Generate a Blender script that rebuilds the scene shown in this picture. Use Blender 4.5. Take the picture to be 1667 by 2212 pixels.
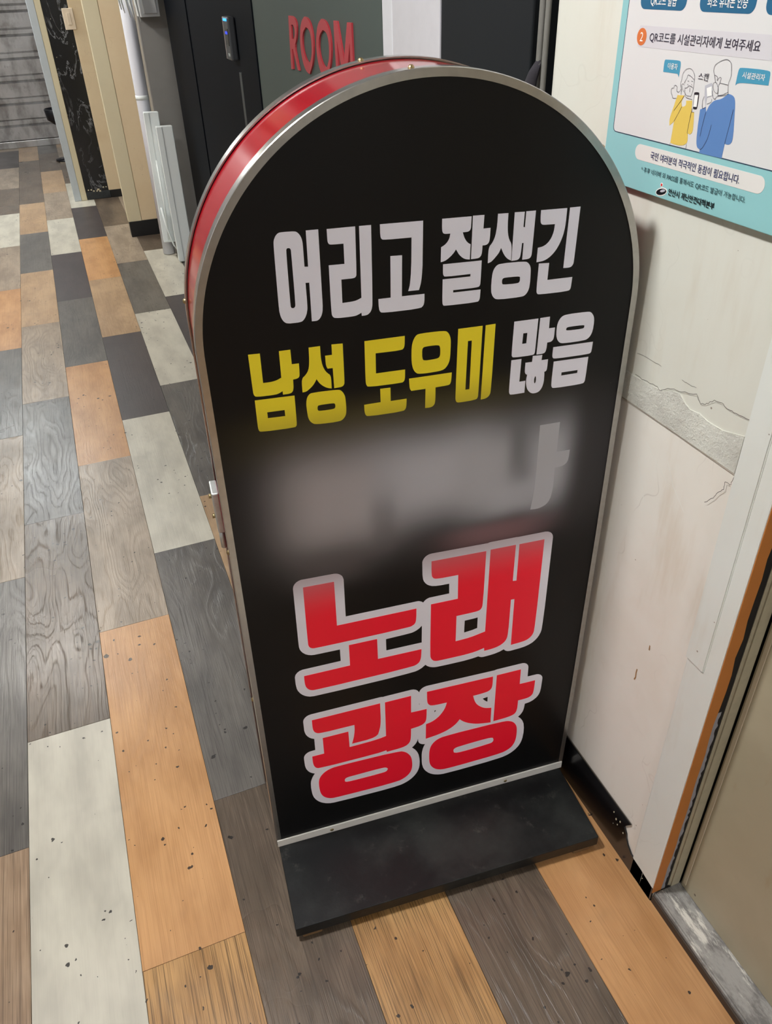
import bpy, bmesh, math, random
from mathutils import Vector, Matrix
from mathutils.geometry import tessellate_polygon

for o in list(bpy.data.objects):
    bpy.data.objects.remove(o, do_unlink=True)
SC = bpy.context.scene
COL = SC.collection
random.seed(11)

# ---------------------------------------------------------------- camera
CAM_F, CAM_A, CAM_B, CAM_C = 1677.84, 0.612311279, 0.35343088, -0.0364071365
CAM_LOC = Vector((0.37538, -0.18, 1.40206))
ca, sa, cb, sb, cc, sc_ = math.cos(CAM_A), math.sin(CAM_A), math.cos(CAM_B), math.sin(CAM_B), math.cos(CAM_C), math.sin(CAM_C)
fwd = Vector((sb*ca, cb*ca, -sa)); rgt = Vector((cb, -sb, 0)); upv = rgt.cross(fwd)
cr = rgt*cc + upv*sc_; cu = -rgt*sc_ + upv*cc
cam_d = bpy.data.cameras.new('camera'); cam = bpy.data.objects.new('camera', cam_d); COL.objects.link(cam)
M = Matrix((cr, cu, -fwd)).transposed().to_4x4(); M.translation = CAM_LOC
cam.matrix_world = M
cam_d.sensor_fit = 'HORIZONTAL'; cam_d.sensor_width = 36.0; cam_d.lens = CAM_F*36.0/1667.0
cam_d.clip_start = 0.02
SC.camera = cam

# ---------------------------------------------------------------- world, exposure
wd = bpy.data.worlds.new('world'); SC.world = wd; wd.use_nodes = True
wd.node_tree.nodes['Background'].inputs[0].default_value = (0.8, 0.85, 1.0, 1); wd.node_tree.nodes['Background'].inputs[1].default_value = 0.05
SC.view_settings.view_transform = 'Standard'; SC.view_settings.look = 'None'
SC.view_settings.exposure = -0.42; SC.view_settings.gamma = 1.0; SC.view_settings.use_curve_mapping = False

# ceiling lamps: (x, y, size x, size y, strength, colour) ; each becomes a fixture below
CEIL = 2.45
LAMPS = [(-0.08, 0.775, 0.17, 0.17, 640.0, (0.985, 0.99, 0.985)),
         (0.35, -2.60, 0.34, 0.60, 108.0, (0.965, 0.98, 1.0)),  # unseen lamp behind the camera, added as fill for the sign lettering
         (-0.40, 4.20, 0.30, 0.30, 190.0, (1.0, 0.965, 0.90)),
         (-0.42, 6.55, 0.16, 1.20, 130.0, (0.96, 1.0, 0.99))]

# ---------------------------------------------------------------- helpers
def s2l(c):
    c = c/255.0
    return c/12.92 if c <= 0.04045 else ((c+0.055)/1.055)**2.4
def rgb(r, g, b, k=1.0): return (s2l(r)*k, s2l(g)*k, s2l(b)*k, 1.0)

class NT:
    def __init__(self, name):
        self.m = bpy.data.materials.new(name); self.m.use_nodes = True
        self.t = self.m.node_tree; self.n = self.t.nodes; self.l = self.t.links
        self.b = self.n['Principled BSDF']
    def new(self, t, **kw):
        n = self.n.new(t)
        for k, v in kw.items(): setattr(n, k, v)
        return n
    def put(self, sock, v):
        if hasattr(v, 'is_output') or isinstance(v, bpy.types.NodeSocket): self.l.new(v, sock)
        else: sock.default_value = v
    def math(self, op, a, b=0.0, c=0.0, clamp=False):
        n = self.new('ShaderNodeMath', operation=op, use_clamp=clamp)
        self.put(n.inputs[0], a); self.put(n.inputs[1], b)
        if len(n.inputs) > 2: self.put(n.inputs[2], c)
        return n.outputs[0]
    def mix(self, f, a, b, blend='MIX'):
        n = self.new('ShaderNodeMix', data_type='RGBA', blend_type=blend)
        self.put(n.inputs[0], f); self.put(n.inputs[6], a); self.put(n.inputs[7], b)
        return n.outputs[2]
    def coord(self, kind='Object'): return self.new('ShaderNodeTexCoord').outputs[kind]
    def pos(self): return self.new('ShaderNodeNewGeometry').outputs['Position']
    def mapping(self, v, scale=(1, 1, 1), loc=(0, 0, 0)):
        n = self.new('ShaderNodeMapping'); self.put(n.inputs[0], v); n.inputs['Scale'].default_value = scale
        self.put(n.inputs['Location'], loc); return n.outputs[0]
    def noise(self, v, scale, detail=3.0, rough=0.55, dist=0.0):
        n = self.new('ShaderNodeTexNoise'); self.put(n.inputs['Vector'], v)
        n.inputs['Scale'].default_value = scale; n.inputs['Detail'].default_value = detail
        n.inputs['Roughness'].default_value = rough; n.inputs['Distortion'].default_value = dist
        return n.outputs[0]
    def voro(self, v, scale, feature='F1', out='Distance', rnd=1.0):
        n = self.new('ShaderNodeTexVoronoi', feature=feature); self.put(n.inputs['Vector'], v)
        n.inputs['Scale'].default_value = scale; n.inputs['Randomness'].default_value = rnd
        return n.outputs[out]
    def ramp(self, f, *stops):
        n = self.new('ShaderNodeValToRGB'); self.put(n.inputs[0], f); e = n.color_ramp.elements
        while len(e) < len(stops): e.new(0.5)
        for q, (p, c) in zip(e, stops): q.position = p; q.color = c if len(c) == 4 else (*c, 1)
        return n.outputs[0]
    def step(self, f, a, b):      # smoothstep a->b to 0..1
        n = self.new('ShaderNodeMapRange', interpolation_type='SMOOTHSTEP'); self.put(n.inputs[0], f)
        n.inputs[1].default_value = a; n.inputs[2].default_value = b
        return n.outputs[0]
    def xyz(self, v):
        n = self.new('ShaderNodeSeparateXYZ'); self.put(n.inputs[0], v); return n.outputs
    def bump(self, h, strength=0.2, dist=0.002):
        n = self.new('ShaderNodeBump'); n.inputs['Strength'].default_value = strength; n.inputs['Distance'].default_value = dist
        self.put(n.inputs['Height'], h); self.l.new(n.outputs[0], self.b.inputs['Normal'])
    def set(self, color=None, rough=None, metal=None, spec=None, coat=None):
        if color is not None: self.put(self.b.inputs['Base Color'], color)
        if rough is not None: self.put(self.b.inputs['Roughness'], rough)
        if metal is not None: self.b.inputs['Metallic'].default_value = metal
        if spec is not None: self.b.inputs['Specular IOR Level'].default_value = spec
        if coat is not None: self.b.inputs['Coat Weight'].default_value = coat; self.b.inputs['Coat Roughness'].default_value = 0.08
        return self.m

def plain(name, col, rough=0.5, metal=0.0, spec=0.5, var=0.06, scale=30.0):
    t = NT(name); n = t.noise(t.coord('Object'), scale, 4)
    c = t.mix(t.math('MULTIPLY', t.step(n, 0.35, 0.75), var*4, clamp=True), col, (col[0]*(1-var*3), col[1]*(1-var*3), col[2]*(1-var*3), 1))
    return t.set(c, rough, metal, spec)

def wood(name, light, dark, line=None, fine=0.5, cath=0.5, rough=0.34):
    light, dark = [tuple(x*0.88 for x in c[:3])+(1,) for c in (light, dark)]
    t = NT(name)
    co = t.coord('Object'); ri = t.new('ShaderNodeObjectInfo').outputs['Random']
    cmb = t.new('ShaderNodeCombineXYZ'); t.put(cmb.inputs[0], t.math('MULTIPLY', ri, 3.7)); t.put(cmb.inputs[1], t.math('MULTIPLY', ri, 41.0)); t.put(cmb.inputs[2], t.math('MULTIPLY', ri, 17.0))
    ad = t.new('ShaderNodeVectorMath', operation='ADD'); t.put(ad.inputs[0], co); t.put(ad.inputs[1], cmb.outputs[0]); v = ad.outputs[0]
    blotch = t.noise(t.mapping(v, (9, 3.0, 1)), 1.6, 3, 0.6)
    warp = t.noise(t.mapping(v, (7, 1.7, 1)), 1.0, 2.0, 0.5)
    # cathedral figure: contour lines of a smooth field
    fineg = t.noise(t.mapping(v, (560, 5, 1)), 1.0, 3, 0.6)
    rings = t.math('SINE', t.math('MULTIPLY', t.math('ADD', warp, t.math('MULTIPLY', fineg, 0.035)), 120.0))
    rings = t.step(rings, -0.2, 0.9)
    fine2 = t.noise(t.mapping(v, (520, 9, 1), (0.4, 0.7, 0)), 1.0, 2, 0.6)
    base = t.mix(t.step(blotch, 0.3, 0.72), light, dark)
    lt = (min(light[0]*1.28, 0.9), min(light[1]*1.28, 0.9), min(light[2]*1.3, 0.9), 1)
    dd = line or (dark[0]*0.55, dark[1]*0.55, dark[2]*0.55, 1)
    figure = t.math('MULTIPLY', rings, t.step(t.noise(t.mapping(v, (6, 1.2, 1), (3, 1, 0)), 1.0, 2), 0.42, 0.6))
    base = t.mix(t.math('MULTIPLY', figure, 0.5*cath), base, dd)
    base = t.mix(t.math('MULTIPLY', t.step(fineg, 0.46, 0.66), 0.75*fine), base, dd)
    base = t.mix(t.math('MULTIPLY', t.step(fine2, 0.55, 0.72), 0.55*fine), base, lt)
    # dirt chips and scuffs trodden into the floor
    p = t.pos(); px = t.xyz(p)
    vd = t.new('ShaderNodeVectorMath', operation='ADD'); t.put(vd.inputs[0], p)
    wn = t.new('ShaderNodeTexNoise'); t.put(wn.inputs['Vector'], p); wn.inputs['Scale'].default_value = 90; wn.inputs['Detail'].default_value = 2
    sc = t.new('ShaderNodeVectorMath', operation='SCALE'); t.put(sc.inputs[0], wn.outputs['Color']); sc.inputs['Scale'].default_value = 0.011
    t.put(vd.inputs[1], sc.outputs[0])
    flat = t.mapping(vd.outputs[0], (1, 1, 0))
    d1 = t.voro(flat, 17.0); d2 = t.voro(flat, 38.0)
    cut = t.math('MULTIPLY_ADD', t.noise(p, 4.0, 2), 0.30, -0.088)
    fl = t.math('ADD', t.math('LESS_THAN', d1, t.math('MULTIPLY', cut, 0.95)), t.math('LESS_THAN', d2, t.math('MULTIPLY', cut, 1.2)), clamp=True)
    base = t.mix(t.math('MULTIPLY', fl, 0.93), base, (0.012, 0.010, 0.010, 1))
    scuff = t.step(t.noise(p, 6.0, 3, 0.65), 0.56, 0.80)
    base = t.mix(t.math('MULTIPLY', scuff, 0.22), base, (0.10, 0.085, 0.07, 1))
    t.bump(t.math('ADD', t.math('MULTIPLY', fineg, 0.6), t.math('MULTIPLY', rings, 0.6*cath)), 0.42, 0.0012)
    ro = t.math('MULTIPLY_ADD', t.noise(p, 3.0, 3), 0.22, rough-0.11)
    return t.set(base, ro, 0.0, 0.5)

def wall_mat(name, col, stain=0.35, low=False):
    t = NT(name); p = t.pos()
    n1 = t.noise(p, 5.0, 4, 0.62); n2 = t.noise(t.mapping(p, (1, 9, 1.6)), 2.2, 4, 0.6); n3 = t.noise(p, 60.0, 3)
    c = t.mix(t.math('MULTIPLY', t.step(n1, 0.42, 0.78), stain), col, (col[0]*0.86, col[1]*0.79, col[2]*0.72, 1))
    c = t.mix(t.math('MULTIPLY', t.step(n2, 0.52, 0.74), stain*0.9), c, (col[0]*0.72, col[1]*0.60, col[2]*0.47, 1))
    vd = t.voro(p, 26.0); cut = t.math('MULTIPLY_ADD', t.noise(p, 7.0, 2), 0.24, -0.10)
    c = t.mix(t.math('MULTIPLY', t.math('LESS_THAN', vd, cut), 0.75), c, (0.16, 0.09, 0.05, 1))
    wv = t.new('ShaderNodeVectorMath', operation='ADD'); t.put(wv.inputs[0], t.mapping(p, (1, 1, 0.45)))
    ws = t.new('ShaderNodeVectorMath', operation='SCALE'); wn = t.new('ShaderNodeTexNoise'); t.put(wn.inputs['Vector'], p); wn.inputs['Scale'].default_value = 9; t.put(ws.inputs[0], wn.outputs['Color']); ws.inputs['Scale'].default_value = 0.16
    t.put(wv.inputs[1], ws.outputs[0]); ve = t.voro(wv.outputs[0], 7.0, 'DISTANCE_TO_EDGE')
    crease = t.math('MULTIPLY', t.step(ve, 0.010, 0.0), t.step(t.noise(p, 6.5, 2), 0.50, 0.62))
    c = t.mix(t.math('MULTIPLY', crease, max(stain-0.2, 0.0)*1.6), c, (col[0]*0.45, col[1]*0.40, col[2]*0.36, 1))
    t.bump(t.math('ADD', t.math('MULTIPLY', n1, 1.0), t.math('MULTIPLY', n3, 0.12)), 0.22, 0.005)
    return t.set(c, 0.52, 0, 0.35)

MT = {}
MT['white_plank'] = wood('white_plank', rgb(208, 202, 186), rgb(182, 176, 162), rgb(152, 145, 135), 0.10, 0.10, 0.36)
MT['orange'] = wood('orange_plank', rgb(208, 158, 107), rgb(182, 133, 85), rgb(146, 101, 61), 0.42, 0.18)
MT['ochre'] = wood('ochre_plank', rgb(196, 152, 98), rgb(160, 118, 70), rgb(62, 44, 24), 0.95, 0.1)
MT['tan'] = wood('tan_plank', rgb(194, 162, 126), rgb(168, 138, 106), rgb(125, 96, 68), 0.4, 0.3)
MT['taupe'] = wood('taupe_plank', rgb(176, 158, 138), rgb(142, 126, 108), rgb(105, 92, 78), 0.5, 0.65)
MT['lightbrown'] = wood('light_brown_plank', rgb(172, 146, 120), rgb(140, 114, 90), rgb(85, 68, 54), 0.9, 0.1)
MT['grey'] = wood('grey_plank', rgb(112, 107, 101), rgb(86, 82, 79), rgb(58, 54, 53), 0.75, 0.35, 0.32)
MT['brown'] = wood('brown_plank', rgb(118, 102, 87), rgb(90, 78, 66), rgb(58, 49, 42), 0.75, 0.6, 0.30)
MT['dark'] = wood('dark_plank', rgb(74, 65, 65), rgb(62, 55, 55), rgb(56, 50, 50), 0.3, 0.1, 0.4)
MT['wall'] = wall_mat('cream_wall', rgb(217, 216, 205), 0.25)
MT['wall_low'] = wall_mat('lower_wall_board', rgb(234, 230, 221), 0.36)
MT['wall_strip'] = wall_mat('wall_strip', rgb(222, 224, 218), 0.25)
MT['corridor'] = wall_mat('corridor_wall', rgb(150, 150, 148), 0.2)
MT['ceil'] = plain('ceiling_paint', rgb(186, 187, 186), 0.7)
MT['grout'] = plain('plank_gap', rgb(52, 46, 42), 0.7)

def link(name, me, mat, parent=None):
    o = bpy.data.objects.new(name, me); COL.objects.link(o)
    if mat is not None and not me.materials: me.materials.append(MT[mat] if isinstance(mat, str) else mat)
    if parent is not None: o.parent = parent
    return o
def tag(o, label=None, cat=None, group=None, kind=None):
    if label: o['label'] = label
    if cat: o['category'] = cat
    if group: o['group'] = group
    if kind: o['kind'] = kind
    return o
def empty(name, loc=(0, 0, 0), axes=None):
    o = bpy.data.objects.new(name, None); COL.objects.link(o); o.empty_display_size = 0.1
    m = Matrix.Identity(4)
    if axes: m = Matrix([Vector(a) for a in axes]).transposed().to_4x4()
    m.translation = Vector(loc); o.matrix_world = m
    return o
def me_from(bm, name, smooth=False):
    me = bpy.data.meshes.new(name); bmesh.ops.recalc_face_normals(bm, faces=bm.faces[:]); bm.to_mesh(me); bm.free()
    if smooth:
        for p in me.polygons: p.use_smooth = True
    return me
def add_box(bm, a, b):
    r = bmesh.ops.create_cube(bm, size=1.0)
    for v in r['verts']:
        v.co = Vector([(a[i]+b[i])/2 + v.co[i]*(b[i]-a[i]) for i in range(3)])
    return r['verts']
def box(name, a, b, mat, parent=None, bevel=0.0, seg=2):
    bm = bmesh.new(); add_box(bm, a, b)
    if bevel: bmesh.ops.bevel(bm, geom=bm.edges[:], offset=bevel, segments=seg, affect='EDGES', profile=0.5)
    return link(name, me_from(bm, name), mat, parent)
def tube_bm(bm, pts, r, seg=12, cap=True):
    pts = [Vector(p) for p in pts]; rings = []
    rr = r if isinstance(r, (list, tuple)) else [r]*len(pts)
    for i, p in enumerate(pts):
        d = (pts[min(i+1, len(pts)-1)] - pts[max(i-1, 0)]).normalized()
        a = d.cross(Vector((0.31, 0.87, 0.38))).normalized(); b = d.cross(a)
        rings.append([bm.verts.new(p + (a*math.cos(t) + b*math.sin(t))*rr[i]) for t in [2*math.pi*k/seg for k in range(seg)]])
    for q, s in zip(rings, rings[1:]):
        for k in range(seg): bm.faces.new((q[k], q[(k+1) % seg], s[(k+1) % seg], s[k]))
    if cap: bm.faces.new(rings[0]); bm.faces.new(rings[-1])
def tube(name, pts, r, mat, parent=None, seg=12):
    bm = bmesh.new(); tube_bm(bm, pts, r, seg); return link(name, me_from(bm, name, True), mat, parent)
def lathe(name, prof, mat, parent=None, seg=28, loc=(0, 0, 0)):
    bm = bmesh.new(); rings = []
    for r, z in prof:
        rings.append([bm.verts.new((loc[0]+r*math.cos(2*math.pi*k/seg), loc[1]+r*math.sin(2*math.pi*k/seg), loc[2]+z)) for k in range(seg)] if r > 1e-6 else [bm.verts.new((loc[0], loc[1], loc[2]+z))])
    for a, b in zip(rings, rings[1:]):
        for k in range(seg):
            if len(a) == 1 and len(b) == 1: continue
            if len(a) == 1: bm.faces.new((a[0], b[k], b[(k+1) % seg]))
            elif len(b) == 1: bm.faces.new((a[k], a[(k+1) % seg], b[0]))
            else: bm.faces.new((a[k], a[(k+1) % seg], b[(k+1) % seg], b[k]))
    return link(name, me_from(bm, name, True), mat, parent)
def plate_bm(bm, loops, z0, z1):
    """flat plate with holes: loops[0] outer, others holes, in local XY, from z0 to z1"""
    vl = [[Vector((p[0], p[1], 0)) for p in lp] for lp in loops]
    flat = [p for lp in loops for p in lp]
    top = [bm.verts.new((p[0], p[1], z1)) for p in flat]; bot = [bm.verts.new((p[0], p[1], z0)) for p in flat]
    for tri in tessellate_polygon(vl):
        try:
            bm.faces.new([top[i] for i in tri]); bm.faces.new([bot[i] for i in reversed(tri)])
        except ValueError: pass
    k = 0
    for lp in loops:
        n = len(lp)
        for i in range(n):
            a, b = k+i, k+(i+1) % n
            try: bm.faces.new((bot[a], bot[b], top[b], top[a]))
            except ValueError: pass
        k += n
def plate(name, loops, z0, z1, mat, parent=None):
    bm = bmesh.new(); plate_bm(bm, loops, z0, z1)
    me = bpy.data.meshes.new(name); bmesh.ops.remove_doubles(bm, verts=bm.verts[:], dist=1e-6); bmesh.ops.recalc_face_normals(bm, faces=bm.faces[:]); bm.to_mesh(me); bm.free()
    return link(name, me, mat, parent)
def disc(cx, cy, r, n=24, ry=None): return [(cx+r*math.cos(2*math.pi*k/n), cy+(ry or r)*math.sin(2*math.pi*k/n)) for k in range(n)]
def rrect(x0, y0, x1, y1, r, n=6):
    out = []
    for cx, cy, a in ((x1-r, y1-r, 0), (x0+r, y1-r, 90), (x0+r, y0+r, 180), (x1-r, y0+r, 270)):
        for k in range(n+1):
            t = math.radians(a+90*k/n); out.append((cx+r*math.cos(t), cy+r*math.sin(t)))
    return out
def ribbon(pts, w):
    """closed outline of an open polyline given width w"""
    L, R = [], []
    for i, p in enumerate(pts):
        a = pts[max(i-1, 0)]; b = pts[min(i+1, len(pts)-1)]
        d = Vector((b[0]-a[0], b[1]-a[1])); d = d.normalized() if d.length else Vector((1, 0)); n = Vector((-d.y, d.x))*w/2
        L.append((p[0]+n.x, p[1]+n.y)); R.append((p[0]-n.x, p[1]-n.y))
    return L + R[::-1]
def strip_bm(bm, pts, w, z):
    L, R = [], []
    for i, p in enumerate(pts):
        a = pts[max(i-1, 0)]; b = pts[min(i+1, len(pts)-1)]
        d = Vector((b[0]-a[0], b[1]-a[1])); d = d.normalized() if d.length else Vector((1, 0)); n = Vector((-d.y, d.x))*w/2
        L.append(bm.verts.new((p[0]+n.x, p[1]+n.y, z))); R.append(bm.verts.new((p[0]-n.x, p[1]-n.y, z)))
    for i in range(len(pts)-1): bm.faces.new((R[i], R[i+1], L[i+1], L[i]))
def sweep(name, path, section, mat, parent=None, smooth=False):
    """sweep a closed section (n outward, z) along an open XY path"""
    bm = bmesh.new(); rings = []
    P = [Vector(p) for p in path]
    for i, p in enumerate(P):
        d1 = (P[i]-P[i-1]).normalized() if i else (P[1]-P[0]).normalized()
        d2 = (P[i+1]-P[i]).normalized() if i < len(P)-1 else d1
        n1 = Vector((-d1.y, d1.x)); n2 = Vector((-d2.y, d2.x)); n = (n1+n2); n = n/(1+n1.dot(n2))
        rings.append([bm.verts.new((p.x+n.x*s, p.y+n.y*s, z)) for s, z in section])
    k = len(section)
    for a, b in zip(rings, rings[1:]):
        for j in range(k): bm.faces.new((a[j], a[(j+1) % k], b[(j+1) % k], b[j]))
    bm.faces.new(rings[0]); bm.faces.new(rings[-1])
    return link(name, me_from(bm, name, smooth), mat, parent)
def copy_tree(o, parent=None):
    c = o.copy(); COL.objects.link(c)
    if parent is not None: c.parent = parent
    for chd in o.children: copy_tree(chd, c)
    return c
_txt = {}
def text_mesh(body, bold=0.0):
    k = (body, bold)
    if k not in _txt:
        cv = bpy.data.curves.new('text', 'FONT'); cv.body = body; cv.size = 1.0; cv.resolution_u = 3; cv.offset = bold
        ob = bpy.data.objects.new('text', cv); COL.objects.link(ob)
        dg = bpy.context.evaluated_depsgraph_get(); me = bpy.data.meshes.new_from_object(ob.evaluated_get(dg))
        bpy.data.objects.remove(ob, do_unlink=True); bpy.data.curves.remove(cv)
        _txt[k] = me
    return _txt[k].copy()
def text(name, body, u0, v0, u1, v1, z, mat, parent, bold=0.0):
    """flat lettering fitted to the box u0..u1, v0..v1 in the parent's XY plane"""
    me = text_mesh(body, bold); me.name = name
    xs = [v.co.x for v in me.vertices]; ys = [v.co.y for v in me.vertices]
    x0, x1, y0, y1 = min(xs), max(xs), min(ys), max(ys)
    for v in me.vertices:
        v.co = Vector((u0+(v.co.x-x0)/(x1-x0)*(u1-u0), v0+(v.co.y-y0)/(y1-y0)*(v1-v0), z))
    me.materials.clear()
    return link(name, me, mat, parent)

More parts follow.
